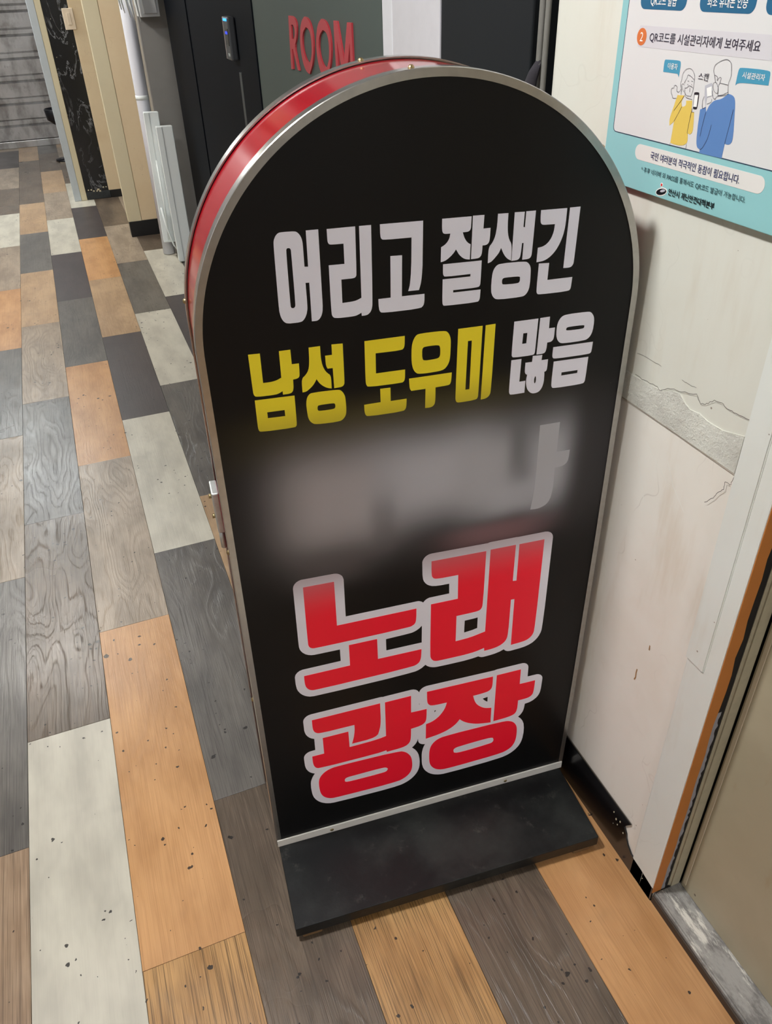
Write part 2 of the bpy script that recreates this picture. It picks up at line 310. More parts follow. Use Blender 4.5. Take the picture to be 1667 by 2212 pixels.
# ---------------------------------------------------------------- traced outlines (metres, in the plane of each thing)
SIGN_CHARS = [
    ('w', [[[(0.1176,1.0948),(0.1181,1.1091),(0.1184,1.1145),(0.1186,1.1157),(0.1189,1.1169),(0.1193,1.1181),(0.1199,1.1193),(0.1205,1.1204),(0.1211,1.1214),(0.1219,1.1223),(0.1226,1.123),(0.1234,1.1237),(0.1242,1.1242),(0.125,1.1245),(0.1258,1.1248),(0.1265,1.1249),(0.128,1.125),(0.1314,1.125),(0.1371,1.1248),(0.1401,1.1247),(0.1424,1.1244),(0.144,1.1241),(0.1449,1.1237),(0.1457,1.1231),(0.1465,1.1224),(0.1473,1.1216),(0.148,1.1206),(0.1487,1.1196),(0.1492,1.1184),(0.1497,1.1173),(0.1501,1.116),(0.1504,1.1147),(0.1506,1.1135),(0.1508,1.1122),(0.1509,1.1102),(0.1509,1.1029),(0.1506,1.0843),(0.1548,1.0839),(0.1557,1.1241),(0.1698,1.1238),(0.1681,1.0361),(0.1678,1.033),(0.1676,1.0312),(0.1674,1.0298),(0.1671,1.0284),(0.1667,1.027),(0.1662,1.0257),(0.1657,1.0244),(0.165,1.0233),(0.1643,1.0222),(0.1636,1.0213),(0.1628,1.0205),(0.162,1.0199),(0.1611,1.0194),(0.1601,1.019),(0.1589,1.0188),(0.1572,1.0188),(0.1536,1.019),(0.1545,1.0655),(0.1501,1.0657),(0.15,1.0454),(0.1498,1.0391),(0.1497,1.0362),(0.1495,1.0346),(0.1492,1.033),(0.1488,1.0315),(0.1484,1.0299),(0.1479,1.0284),(0.1472,1.0269),(0.1465,1.0255),(0.1457,1.0242),(0.1448,1.023),(0.1438,1.022),(0.1429,1.0212),(0.142,1.0206),(0.1411,1.0203),(0.1395,1.02),(0.1372,1.0198),(0.1342,1.0198),(0.1305,1.0199),(0.1275,1.02),(0.1251,1.0204),(0.1234,1.0208),(0.1225,1.0213),(0.1215,1.022),(0.1206,1.0229),(0.1198,1.0239),(0.1191,1.0251),(0.1184,1.0264),(0.1179,1.0277),(0.1174,1.0292),(0.1171,1.0308),(0.1168,1.0323),(0.1166,1.0338),(0.1164,1.0353),(0.1163,1.0367),(0.1163,1.0426),(0.1166,1.0579)],[(0.1311,1.0893),(0.1315,1.1012),(0.1317,1.1053),(0.1319,1.1058),(0.1321,1.1062),(0.1323,1.1065),(0.1326,1.1068),(0.1329,1.1069),(0.1332,1.1071),(0.1336,1.1071),(0.1341,1.1071),(0.1346,1.1071),(0.1351,1.107),(0.1355,1.1068),(0.1359,1.1066),(0.1362,1.1063),(0.1364,1.1059),(0.1366,1.1055),(0.1368,1.1049),(0.1369,1.1043),(0.1369,1.1001),(0.1368,1.0884),(0.1363,1.0576),(0.136,1.0454),(0.1358,1.0409),(0.1357,1.0403),(0.1355,1.0398),(0.1353,1.0393),(0.135,1.0389),(0.1346,1.0385),(0.1342,1.0382),(0.1338,1.038),(0.1333,1.0379),(0.1328,1.0378),(0.1323,1.0379),(0.1318,1.038),(0.1314,1.0382),(0.1311,1.0385),(0.1308,1.0388),(0.1305,1.0393),(0.1303,1.0399),(0.1302,1.0406),(0.1302,1.0452),(0.1304,1.0578)]]]),
    ('w', [[[(0.1795,1.1231),(0.2124,1.1226),(0.2115,1.0824),(0.2111,1.0715),(0.2109,1.0674),(0.2107,1.0667),(0.2103,1.066),(0.2099,1.0654),(0.2094,1.065),(0.2087,1.0646),(0.2073,1.0643),(0.2051,1.0641),(0.2011,1.0642),(0.1926,1.0644),(0.1921,1.0362),(0.2016,1.0363),(0.2051,1.0365),(0.207,1.0367),(0.2084,1.0369),(0.2098,1.0373),(0.2112,1.0377),(0.2128,1.0383),(0.2157,1.0395),(0.217,1.1225),(0.2311,1.1222),(0.2297,1.0558),(0.2291,1.037),(0.2288,1.0297),(0.2286,1.0279),(0.2283,1.0262),(0.2279,1.0247),(0.2274,1.0233),(0.2268,1.022),(0.226,1.0208),(0.2251,1.0198),(0.2241,1.019),(0.223,1.0182),(0.2218,1.0177),(0.2204,1.0174),(0.2186,1.0172),(0.2151,1.0173),(0.2149,1.0212),(0.2115,1.0198),(0.2097,1.0191),(0.2082,1.0187),(0.2067,1.0184),(0.2052,1.0183),(0.2028,1.0182),(0.1977,1.0182),(0.1897,1.0184),(0.1856,1.0187),(0.1825,1.0192),(0.1807,1.0198),(0.1799,1.0206),(0.1793,1.0214),(0.1788,1.0224),(0.1785,1.0234),(0.1783,1.0245),(0.1782,1.029),(0.1782,1.0406),(0.1789,1.0825),(0.1975,1.082),(0.1978,1.1051),(0.1891,1.1053),(0.1851,1.1055),(0.1829,1.1057),(0.1815,1.1061),(0.1809,1.1064),(0.1805,1.107),(0.1801,1.1076),(0.1798,1.1083),(0.1796,1.1091),(0.1795,1.1105),(0.1794,1.1136)]]]),
    ('w', [[[(0.2415,1.1219),(0.2934,1.1206),(0.2925,1.0692),(0.2919,1.0598),(0.2913,1.0542),(0.2906,1.0493),(0.2899,1.0462),(0.2892,1.0438),(0.2879,1.0398),(0.2743,1.0402),(0.2755,1.0441),(0.2762,1.0467),(0.2768,1.0505),(0.2779,1.0605),(0.2786,1.0743),(0.2792,1.1032),(0.2539,1.1038),(0.2471,1.1042),(0.2444,1.1045),(0.2436,1.1049),(0.243,1.1054),(0.2425,1.1061),(0.2421,1.1069),(0.2419,1.1078),(0.2417,1.1093),(0.2415,1.1124)]],[[(0.253,1.0846),(0.2672,1.084),(0.2661,1.0348),(0.2949,1.0342),(0.2949,1.0287),(0.2948,1.026),(0.2946,1.0241),(0.2944,1.0226),(0.294,1.0213),(0.2935,1.0202),(0.2928,1.0192),(0.2919,1.0184),(0.2909,1.0176),(0.2871,1.0171),(0.2772,1.0167),(0.2532,1.0171),(0.2435,1.0176),(0.2399,1.0181),(0.239,1.0187),(0.2382,1.0195),(0.2377,1.0205),(0.2372,1.0218),(0.237,1.0233),(0.2368,1.025),(0.2366,1.028),(0.2366,1.0352),(0.252,1.035)]]]),
    ('w', [[[(0.3168,1.1203),(0.3533,1.1194),(0.3531,1.1112),(0.353,1.1083),(0.3529,1.1068),(0.3527,1.1058),(0.3524,1.1049),(0.352,1.1041),(0.3515,1.1035),(0.3508,1.103),(0.3499,1.1026),(0.3487,1.1023),(0.3467,1.1022),(0.3427,1.1023),(0.3438,1.0991),(0.3444,1.0974),(0.3449,1.0961),(0.3455,1.0949),(0.3462,1.0938),(0.3468,1.0927),(0.3475,1.0917),(0.3483,1.0908),(0.3491,1.09),(0.3499,1.0893),(0.3506,1.0887),(0.3515,1.0881),(0.3531,1.0873),(0.3527,1.0692),(0.3499,1.0696),(0.3484,1.0699),(0.3472,1.0703),(0.346,1.0708),(0.3448,1.0714),(0.3436,1.0722),(0.3424,1.0731),(0.3412,1.0742),(0.34,1.0754),(0.3388,1.0767),(0.3378,1.0781),(0.3367,1.0799),(0.3347,1.0833),(0.3327,1.0805),(0.3315,1.079),(0.3303,1.0779),(0.3291,1.0767),(0.3278,1.0756),(0.3264,1.0746),(0.3251,1.0736),(0.3237,1.0728),(0.3224,1.072),(0.3211,1.0714),(0.3198,1.071),(0.3183,1.0706),(0.3156,1.0702),(0.3158,1.0878),(0.3182,1.0889),(0.3195,1.0896),(0.3205,1.0902),(0.3215,1.091),(0.3225,1.0919),(0.3233,1.0928),(0.3241,1.0937),(0.3247,1.0947),(0.3253,1.0957),(0.3258,1.0968),(0.3262,1.0979),(0.3266,1.0995),(0.3272,1.1025),(0.3229,1.1026),(0.3208,1.1028),(0.3196,1.1031),(0.3188,1.1035),(0.3182,1.104),(0.3178,1.1047),(0.3174,1.1055),(0.3171,1.1065),(0.317,1.1077),(0.3168,1.1092),(0.3167,1.1122)]],[[(0.355,1.1199),(0.3694,1.1194),(0.3688,1.1038),(0.3779,1.1037),(0.3777,1.0941),(0.3775,1.0909),(0.3773,1.0892),(0.377,1.088),(0.3766,1.0871),(0.3761,1.0862),(0.3754,1.0855),(0.3745,1.0849),(0.3736,1.0845),(0.3726,1.0842),(0.3712,1.0841),(0.3685,1.0841),(0.3684,1.0792),(0.3682,1.0767),(0.368,1.075),(0.3677,1.0737),(0.3673,1.0726),(0.3668,1.0717),(0.3661,1.071),(0.3654,1.0704),(0.3645,1.0699),(0.3633,1.0696),(0.3618,1.0694),(0.3593,1.0693),(0.3543,1.0694)]],[[(0.3185,1.0673),(0.3683,1.0662),(0.368,1.0462),(0.3678,1.0404),(0.3677,1.0379),(0.3675,1.0369),(0.3672,1.036),(0.3668,1.0352),(0.3663,1.0346),(0.3656,1.0341),(0.3631,1.0337),(0.3565,1.0335),(0.3321,1.034),(0.3321,1.031),(0.3683,1.0303),(0.368,1.0227),(0.3678,1.0201),(0.3676,1.0187),(0.3673,1.0178),(0.367,1.017),(0.3665,1.0163),(0.3659,1.0157),(0.3653,1.0153),(0.362,1.0151),(0.3534,1.0149),(0.3318,1.0153),(0.3234,1.0157),(0.3203,1.016),(0.3197,1.0163),(0.3193,1.0168),(0.3189,1.0174),(0.3186,1.0182),(0.3184,1.0191),(0.3182,1.0216),(0.3181,1.0277),(0.3183,1.049),(0.3542,1.0483),(0.3543,1.0514),(0.3296,1.0517),(0.3231,1.0521),(0.3206,1.0524),(0.3201,1.0528),(0.3196,1.0533),(0.3193,1.0539),(0.319,1.0546),(0.3188,1.0555),(0.3186,1.0568),(0.3185,1.0594)]]]),
    ('w', [[[(0.3867,1.1189),(0.4,1.1184),(0.3999,1.1084),(0.4001,1.1025),(0.4004,1.0987),(0.4007,1.0963),(0.4011,1.0941),(0.4015,1.0921),(0.4021,1.0902),(0.4027,1.0884),(0.4035,1.0867),(0.4044,1.085),(0.4055,1.0833),(0.4062,1.0809),(0.4068,1.0777),(0.407,1.0725),(0.407,1.0617),(0.4044,1.063),(0.4029,1.0639),(0.4017,1.0649),(0.4004,1.0662),(0.3991,1.0676),(0.3979,1.0693),(0.3967,1.0711),(0.3953,1.0736),(0.393,1.0786),(0.3916,1.0753),(0.3907,1.0735),(0.3897,1.072),(0.3882,1.0703),(0.3852,1.0671),(0.3827,1.0647),(0.3812,1.0635),(0.3801,1.0629),(0.3788,1.0624),(0.3765,1.0619),(0.3765,1.0727),(0.3768,1.0777),(0.3774,1.0806),(0.3782,1.0826),(0.3794,1.0838),(0.3805,1.0851),(0.3815,1.0866),(0.3824,1.0883),(0.3833,1.0902),(0.3841,1.0922),(0.3847,1.0943),(0.3852,1.0965),(0.3857,1.0999),(0.3862,1.1039),(0.3865,1.1092)]],[[(0.4082,1.1185),(0.4211,1.1179),(0.4207,1.1003),(0.4227,1.0997),(0.4231,1.1181),(0.4356,1.1178),(0.4348,1.0806),(0.4345,1.0702),(0.4343,1.0661),(0.4341,1.065),(0.4338,1.064),(0.4334,1.0632),(0.4328,1.0624),(0.4321,1.0618),(0.4311,1.0613),(0.4296,1.061),(0.4272,1.0608),(0.4221,1.0608),(0.4224,1.0811),(0.4204,1.0813),(0.4198,1.0713),(0.4194,1.068),(0.4192,1.0663),(0.419,1.0653),(0.4187,1.0643),(0.4182,1.0634),(0.4176,1.0627),(0.417,1.0621),(0.4159,1.0616),(0.4146,1.0613),(0.4123,1.0611),(0.4077,1.0611)]],[[(0.3916,1.0588),(0.3947,1.059),(0.4017,1.0592),(0.4176,1.0587),(0.4245,1.0581),(0.4275,1.0576),(0.4288,1.0571),(0.4299,1.0563),(0.431,1.0554),(0.4319,1.0543),(0.4328,1.0531),(0.4335,1.0518),(0.434,1.0504),(0.4344,1.0489),(0.4346,1.0474),(0.4348,1.0452),(0.435,1.0408),(0.4351,1.0323),(0.4348,1.0276),(0.4346,1.0251),(0.4342,1.0232),(0.4337,1.0214),(0.433,1.0198),(0.4322,1.0184),(0.4313,1.0172),(0.4303,1.0161),(0.4292,1.0153),(0.428,1.0146),(0.4268,1.0142),(0.4238,1.0139),(0.4167,1.0137),(0.4004,1.014),(0.3933,1.0146),(0.3904,1.0151),(0.3891,1.0156),(0.3879,1.0164),(0.3868,1.0174),(0.3858,1.0186),(0.3849,1.0199),(0.3842,1.0214),(0.3836,1.0229),(0.3831,1.0244),(0.3829,1.026),(0.3827,1.0283),(0.3825,1.0326),(0.3827,1.0411),(0.3831,1.0456),(0.3834,1.048),(0.3838,1.0498),(0.3843,1.0516),(0.385,1.0531),(0.3858,1.0546),(0.3868,1.0559),(0.3878,1.0569),(0.389,1.0578),(0.3903,1.0584)],[(0.3989,1.0409),(0.4005,1.0411),(0.4045,1.0411),(0.4139,1.0408),(0.4179,1.0405),(0.4197,1.0401),(0.4209,1.0394),(0.421,1.037),(0.4211,1.0358),(0.421,1.035),(0.4208,1.0342),(0.4205,1.0335),(0.4202,1.033),(0.4197,1.0326),(0.4191,1.0323),(0.4184,1.0321),(0.4167,1.032),(0.4126,1.0319),(0.4056,1.0322),(0.402,1.0324),(0.3994,1.0327),(0.3979,1.0331),(0.3974,1.0336),(0.3971,1.0342),(0.3968,1.0349),(0.3966,1.0358),(0.3966,1.0368),(0.3966,1.0376),(0.3967,1.0384),(0.3968,1.039),(0.3971,1.0396),(0.3974,1.04),(0.3978,1.0404),(0.3983,1.0407)]]]),
    ('w', [[[(0.4424,1.1175),(0.4769,1.1166),(0.4769,1.1024),(0.4766,1.0966),(0.4763,1.0931),(0.4758,1.09),(0.4753,1.087),(0.4746,1.0842),(0.4738,1.0815),(0.4729,1.079),(0.4719,1.0765),(0.4708,1.0741),(0.4695,1.0718),(0.4682,1.0695),(0.4667,1.0674),(0.4651,1.0654),(0.4634,1.0636),(0.4616,1.0619),(0.4598,1.0604),(0.4579,1.0592),(0.4561,1.0581),(0.4541,1.0572),(0.4521,1.0565),(0.45,1.056),(0.4471,1.0557),(0.4418,1.0554),(0.4421,1.0731),(0.4459,1.0735),(0.4479,1.0738),(0.4495,1.0743),(0.4511,1.075),(0.4526,1.0758),(0.454,1.0768),(0.4553,1.078),(0.4566,1.0794),(0.4578,1.0811),(0.4589,1.0827),(0.4598,1.0845),(0.4605,1.0863),(0.4611,1.0881),(0.4616,1.0901),(0.462,1.092),(0.4622,1.0946),(0.4625,1.0993),(0.4534,1.0997),(0.4492,1.0999),(0.4469,1.1002),(0.4455,1.1005),(0.4449,1.1009),(0.4444,1.1014),(0.4439,1.102),(0.4435,1.1027),(0.4432,1.1036),(0.4429,1.1051),(0.4427,1.1071),(0.4425,1.1105)]],[[(0.4807,1.1168),(0.4946,1.1166),(0.4939,1.0673),(0.4936,1.0538),(0.4934,1.0488),(0.4932,1.0478),(0.4928,1.0469),(0.4923,1.046),(0.4917,1.0452),(0.4908,1.0444),(0.4896,1.0438),(0.4879,1.0435),(0.4853,1.0434),(0.4797,1.0437)]],[[(0.4453,1.0534),(0.4593,1.0525),(0.4589,1.0311),(0.4938,1.0306),(0.4935,1.0219),(0.4934,1.019),(0.4932,1.0175),(0.4931,1.0166),(0.4928,1.0157),(0.4924,1.0149),(0.4918,1.0142),(0.491,1.0136),(0.4878,1.0132),(0.4794,1.0129),(0.4587,1.0133),(0.4505,1.0137),(0.4475,1.0141),(0.4469,1.0145),(0.4464,1.015),(0.446,1.0157),(0.4456,1.0165),(0.4453,1.0175),(0.4451,1.0205),(0.445,1.0277)]]]),
    ('y', [[[(0.0733,0.9886),(0.0874,0.988),(0.0867,0.9495),(0.0944,0.9493),(0.0974,0.9494),(0.0992,0.9496),(0.1007,0.9498),(0.1023,0.9501),(0.1039,0.9506),(0.1059,0.9513),(0.1096,0.9529),(0.1104,0.9875),(0.1243,0.9873),(0.1242,0.9684),(0.133,0.9682),(0.1328,0.9595),(0.1326,0.9555),(0.1324,0.9532),(0.1321,0.9516),(0.1317,0.9508),(0.1313,0.9502),(0.1307,0.9496),(0.13,0.9492),(0.1292,0.9489),(0.1283,0.9486),(0.1274,0.9484),(0.1262,0.9483),(0.1238,0.9481),(0.1235,0.9415),(0.1233,0.9383),(0.123,0.9362),(0.1226,0.9346),(0.1222,0.9333),(0.1216,0.9323),(0.1208,0.9315),(0.12,0.9308),(0.1189,0.9304),(0.1177,0.9301),(0.1161,0.9299),(0.1138,0.9299),(0.1093,0.93),(0.1093,0.9348),(0.1061,0.9333),(0.1044,0.9326),(0.103,0.9322),(0.1017,0.9319),(0.1003,0.9318),(0.098,0.9317),(0.0928,0.9317),(0.0846,0.932),(0.0803,0.9323),(0.0772,0.9327),(0.0754,0.9332),(0.0747,0.9338),(0.0741,0.9346),(0.0737,0.9355),(0.0734,0.9365),(0.0732,0.9376),(0.0731,0.9416),(0.0731,0.9518)]],[[(0.0737,0.928),(0.1234,0.9264),(0.1228,0.8968),(0.1225,0.8886),(0.1222,0.8854),(0.122,0.8846),(0.1217,0.8839),(0.1212,0.8833),(0.1207,0.8828),(0.1201,0.8824),(0.117,0.8822),(0.1084,0.8821),(0.087,0.8828),(0.0785,0.8835),(0.0753,0.884),(0.0746,0.8845),(0.074,0.8852),(0.0736,0.8861),(0.0733,0.8872),(0.0731,0.8884),(0.073,0.8918),(0.0731,0.8999)],[(0.087,0.9093),(0.109,0.9087),(0.109,0.9001),(0.0869,0.901)]]]),
    ('y', [[[(0.1467,0.9866),(0.1609,0.9865),(0.1607,0.9772),(0.1608,0.9716),(0.161,0.9678),(0.1613,0.9654),(0.1616,0.9631),(0.1621,0.9611),(0.1626,0.9591),(0.1632,0.9573),(0.1639,0.9556),(0.1646,0.9539),(0.1655,0.9524),(0.1665,0.9509),(0.1676,0.9497),(0.1687,0.9485),(0.17,0.9475),(0.1709,0.9456),(0.1714,0.9429),(0.1716,0.9382),(0.1713,0.9281),(0.1679,0.9291),(0.1661,0.9298),(0.1646,0.9306),(0.1631,0.9315),(0.1616,0.9326),(0.1602,0.9337),(0.159,0.9349),(0.1579,0.9361),(0.1568,0.9373),(0.156,0.9385),(0.1552,0.9398),(0.1543,0.9413),(0.1531,0.944),(0.151,0.9405),(0.1497,0.9386),(0.1485,0.9371),(0.1471,0.9356),(0.1448,0.9335),(0.1427,0.9319),(0.1414,0.931),(0.1403,0.9302),(0.1391,0.9296),(0.1379,0.9292),(0.1365,0.929),(0.1339,0.9289),(0.1341,0.9393),(0.1345,0.9442),(0.1353,0.9469),(0.1363,0.9488),(0.1376,0.9497),(0.1389,0.9508),(0.14,0.9519),(0.1411,0.9532),(0.1421,0.9545),(0.143,0.956),(0.1437,0.9577),(0.1444,0.9596),(0.1449,0.9616),(0.1453,0.9637),(0.1456,0.9659),(0.1459,0.9689),(0.1463,0.9745)]],[[(0.1752,0.9864),(0.1892,0.9857),(0.1886,0.9488),(0.1884,0.9383),(0.1882,0.9342),(0.1881,0.9329),(0.1878,0.9317),(0.1873,0.9307),(0.1867,0.9298),(0.1858,0.929),(0.1846,0.9285),(0.1829,0.9281),(0.1802,0.928),(0.1746,0.928),(0.1746,0.9555),(0.1681,0.9557),(0.1671,0.9578),(0.1666,0.9596),(0.1663,0.9618),(0.1662,0.9655),(0.1662,0.9731),(0.1749,0.9729)]],[[(0.1447,0.9259),(0.1475,0.926),(0.1545,0.9261),(0.1711,0.9255),(0.1781,0.9249),(0.181,0.9244),(0.1821,0.9238),(0.1832,0.923),(0.1842,0.9218),(0.1852,0.9205),(0.1861,0.9189),(0.1868,0.9172),(0.1874,0.9156),(0.1878,0.914),(0.188,0.9124),(0.1881,0.9102),(0.1883,0.9062),(0.1884,0.8987),(0.1882,0.8944),(0.188,0.892),(0.1877,0.8901),(0.1872,0.8882),(0.1865,0.8866),(0.1856,0.8851),(0.1846,0.8838),(0.1834,0.8826),(0.1822,0.8817),(0.1809,0.881),(0.1794,0.8805),(0.1765,0.8802),(0.1698,0.88),(0.1585,0.8805),(0.1526,0.8809),(0.1482,0.8815),(0.1452,0.8822),(0.1438,0.883),(0.1426,0.884),(0.1414,0.8852),(0.1404,0.8865),(0.1395,0.8881),(0.1388,0.8897),(0.1383,0.8913),(0.1379,0.8931),(0.1376,0.8957),(0.1373,0.9011),(0.1371,0.9065),(0.1371,0.9098),(0.1373,0.9126),(0.1376,0.9151),(0.138,0.9172),(0.1385,0.9191),(0.1392,0.9207),(0.1399,0.9222),(0.1408,0.9233),(0.1417,0.9243),(0.1427,0.925),(0.1437,0.9256)],[(0.1522,0.9072),(0.1537,0.9075),(0.1563,0.9077),(0.1601,0.9077),(0.1674,0.9075),(0.1714,0.9072),(0.173,0.9069),(0.1735,0.9065),(0.1739,0.9059),(0.1742,0.9051),(0.1743,0.904),(0.1743,0.9028),(0.1742,0.9017),(0.1739,0.9008),(0.1735,0.9001),(0.173,0.8996),(0.1714,0.8992),(0.1687,0.899),(0.1649,0.899),(0.1601,0.8991),(0.1564,0.8993),(0.1538,0.8995),(0.1522,0.8999),(0.1517,0.9004),(0.1513,0.9011),(0.151,0.9019),(0.151,0.9029),(0.151,0.9042),(0.1512,0.9052),(0.1514,0.906),(0.1517,0.9067)]]]),
    ('y', [[[(0.2168,0.9845),(0.2689,0.9839),(0.2687,0.9771),(0.2686,0.9738),(0.2684,0.9718),(0.2681,0.9703),(0.2678,0.9693),(0.2674,0.9684),(0.2669,0.9676),(0.2662,0.967),(0.2655,0.9664),(0.2628,0.9661),(0.2558,0.9658),(0.2304,0.9665),(0.2298,0.9392),(0.2686,0.9385),(0.2684,0.9312),(0.2682,0.9277),(0.2679,0.9257),(0.2676,0.9242),(0.2672,0.9233),(0.2667,0.9226),(0.2661,0.922),(0.2654,0.9215),(0.2646,0.9211),(0.2613,0.921),(0.2522,0.921),(0.2299,0.9217),(0.2211,0.9225),(0.2179,0.9232),(0.2173,0.9241),(0.2168,0.9251),(0.2164,0.9263),(0.2161,0.9276),(0.216,0.9292),(0.2159,0.9338),(0.216,0.9451)]],[[(0.2346,0.9169),(0.2484,0.9164),(0.2482,0.8971),(0.27,0.8968),(0.2698,0.8912),(0.2696,0.8884),(0.2694,0.8865),(0.2691,0.885),(0.2688,0.8837),(0.2683,0.8826),(0.2677,0.8817),(0.2669,0.8809),(0.266,0.8802),(0.2622,0.8798),(0.2524,0.8794),(0.2283,0.8799),(0.2188,0.8806),(0.2152,0.8812),(0.2144,0.882),(0.2137,0.8829),(0.2132,0.8841),(0.2128,0.8854),(0.2126,0.8869),(0.2124,0.8886),(0.2123,0.8904),(0.2123,0.8929),(0.2124,0.8978),(0.2346,0.8978)]]]),
    ('y', [[[(0.2859,0.9833),(0.2888,0.9837),(0.296,0.9839),(0.3089,0.9836),(0.3156,0.9833),(0.3205,0.9828),(0.3236,0.9822),(0.3248,0.9814),(0.3259,0.9804),(0.3269,0.9792),(0.3278,0.9777),(0.3286,0.976),(0.3292,0.9743),(0.3297,0.9726),(0.33,0.9708),(0.3302,0.9689),(0.3303,0.9663),(0.3303,0.9611),(0.33,0.9508),(0.3296,0.9454),(0.3292,0.9427),(0.3287,0.9407),(0.3281,0.9389),(0.3273,0.9371),(0.3264,0.9355),(0.3253,0.9339),(0.3241,0.9326),(0.3228,0.9314),(0.3212,0.9305),(0.3196,0.9298),(0.3164,0.9292),(0.3118,0.9289),(0.3058,0.9288),(0.2983,0.9288),(0.2924,0.9291),(0.288,0.9296),(0.2851,0.9303),(0.2838,0.9313),(0.2826,0.9324),(0.2815,0.9338),(0.2805,0.9354),(0.2797,0.9373),(0.279,0.9393),(0.2785,0.9414),(0.2781,0.9438),(0.2778,0.9463),(0.2776,0.9493),(0.2775,0.9545),(0.2776,0.9613),(0.2778,0.9652),(0.2781,0.9684),(0.2785,0.971),(0.279,0.973),(0.2796,0.9749),(0.2803,0.9767),(0.2811,0.9783),(0.282,0.9798),(0.283,0.981),(0.2839,0.982),(0.2849,0.9828)],[(0.2946,0.9653),(0.2962,0.9655),(0.3,0.9657),(0.3065,0.9656),(0.31,0.9654),(0.3125,0.965),(0.3142,0.9645),(0.3149,0.9639),(0.3155,0.9627),(0.3159,0.9609),(0.3162,0.9586),(0.3163,0.9557),(0.3162,0.9533),(0.316,0.9513),(0.3157,0.9499),(0.3152,0.949),(0.3146,0.9482),(0.3139,0.9476),(0.313,0.9472),(0.3121,0.947),(0.3104,0.9468),(0.3067,0.9466),(0.3006,0.9465),(0.2974,0.9466),(0.295,0.947),(0.2935,0.9476),(0.2928,0.9484),(0.2923,0.9497),(0.2919,0.9516),(0.2917,0.9539),(0.2917,0.9568),(0.2917,0.9592),(0.2918,0.9611),(0.292,0.9625),(0.2923,0.9633),(0.2927,0.964),(0.2932,0.9646),(0.2939,0.965)]],[[(0.2738,0.9248),(0.3325,0.9242),(0.3322,0.9173),(0.3319,0.914),(0.3317,0.9119),(0.3313,0.9103),(0.3309,0.9093),(0.3305,0.9084),(0.3299,0.9077),(0.3292,0.9073),(0.3284,0.907),(0.3268,0.9068),(0.323,0.9066),(0.3101,0.9065),(0.31,0.8924),(0.3098,0.8877),(0.3095,0.8853),(0.3092,0.8837),(0.3087,0.8823),(0.308,0.8811),(0.3071,0.8801),(0.306,0.8793),(0.3047,0.8788),(0.303,0.8784),(0.3005,0.8783),(0.2956,0.8786),(0.2963,0.9067),(0.2767,0.907),(0.2753,0.909),(0.2747,0.9108),(0.2743,0.9131),(0.2741,0.9169)]]]),
    ('y', [[[(0.3401,0.9829),(0.3733,0.9824),(0.3718,0.9114),(0.3713,0.8917),(0.371,0.8843),(0.3708,0.8828),(0.3704,0.8816),(0.3699,0.8806),(0.3693,0.8798),(0.3685,0.8793),(0.3664,0.8789),(0.3611,0.8784),(0.3517,0.8783),(0.3468,0.8784),(0.3433,0.8786),(0.3411,0.8791),(0.3403,0.8797),(0.3397,0.8806),(0.3392,0.8818),(0.3388,0.8832),(0.3386,0.8849),(0.3386,0.8925),(0.3388,0.9123)],[(0.3538,0.9646),(0.3592,0.9646),(0.3581,0.8959),(0.3523,0.8959)]],[[(0.3775,0.9825),(0.3911,0.9826),(0.3899,0.9131),(0.3893,0.8935),(0.3889,0.8861),(0.3885,0.8843),(0.3878,0.8827),(0.3869,0.8813),(0.3858,0.8801),(0.3844,0.8791),(0.3829,0.8784),(0.3813,0.8779),(0.3791,0.8776),(0.3751,0.8774)]]]),
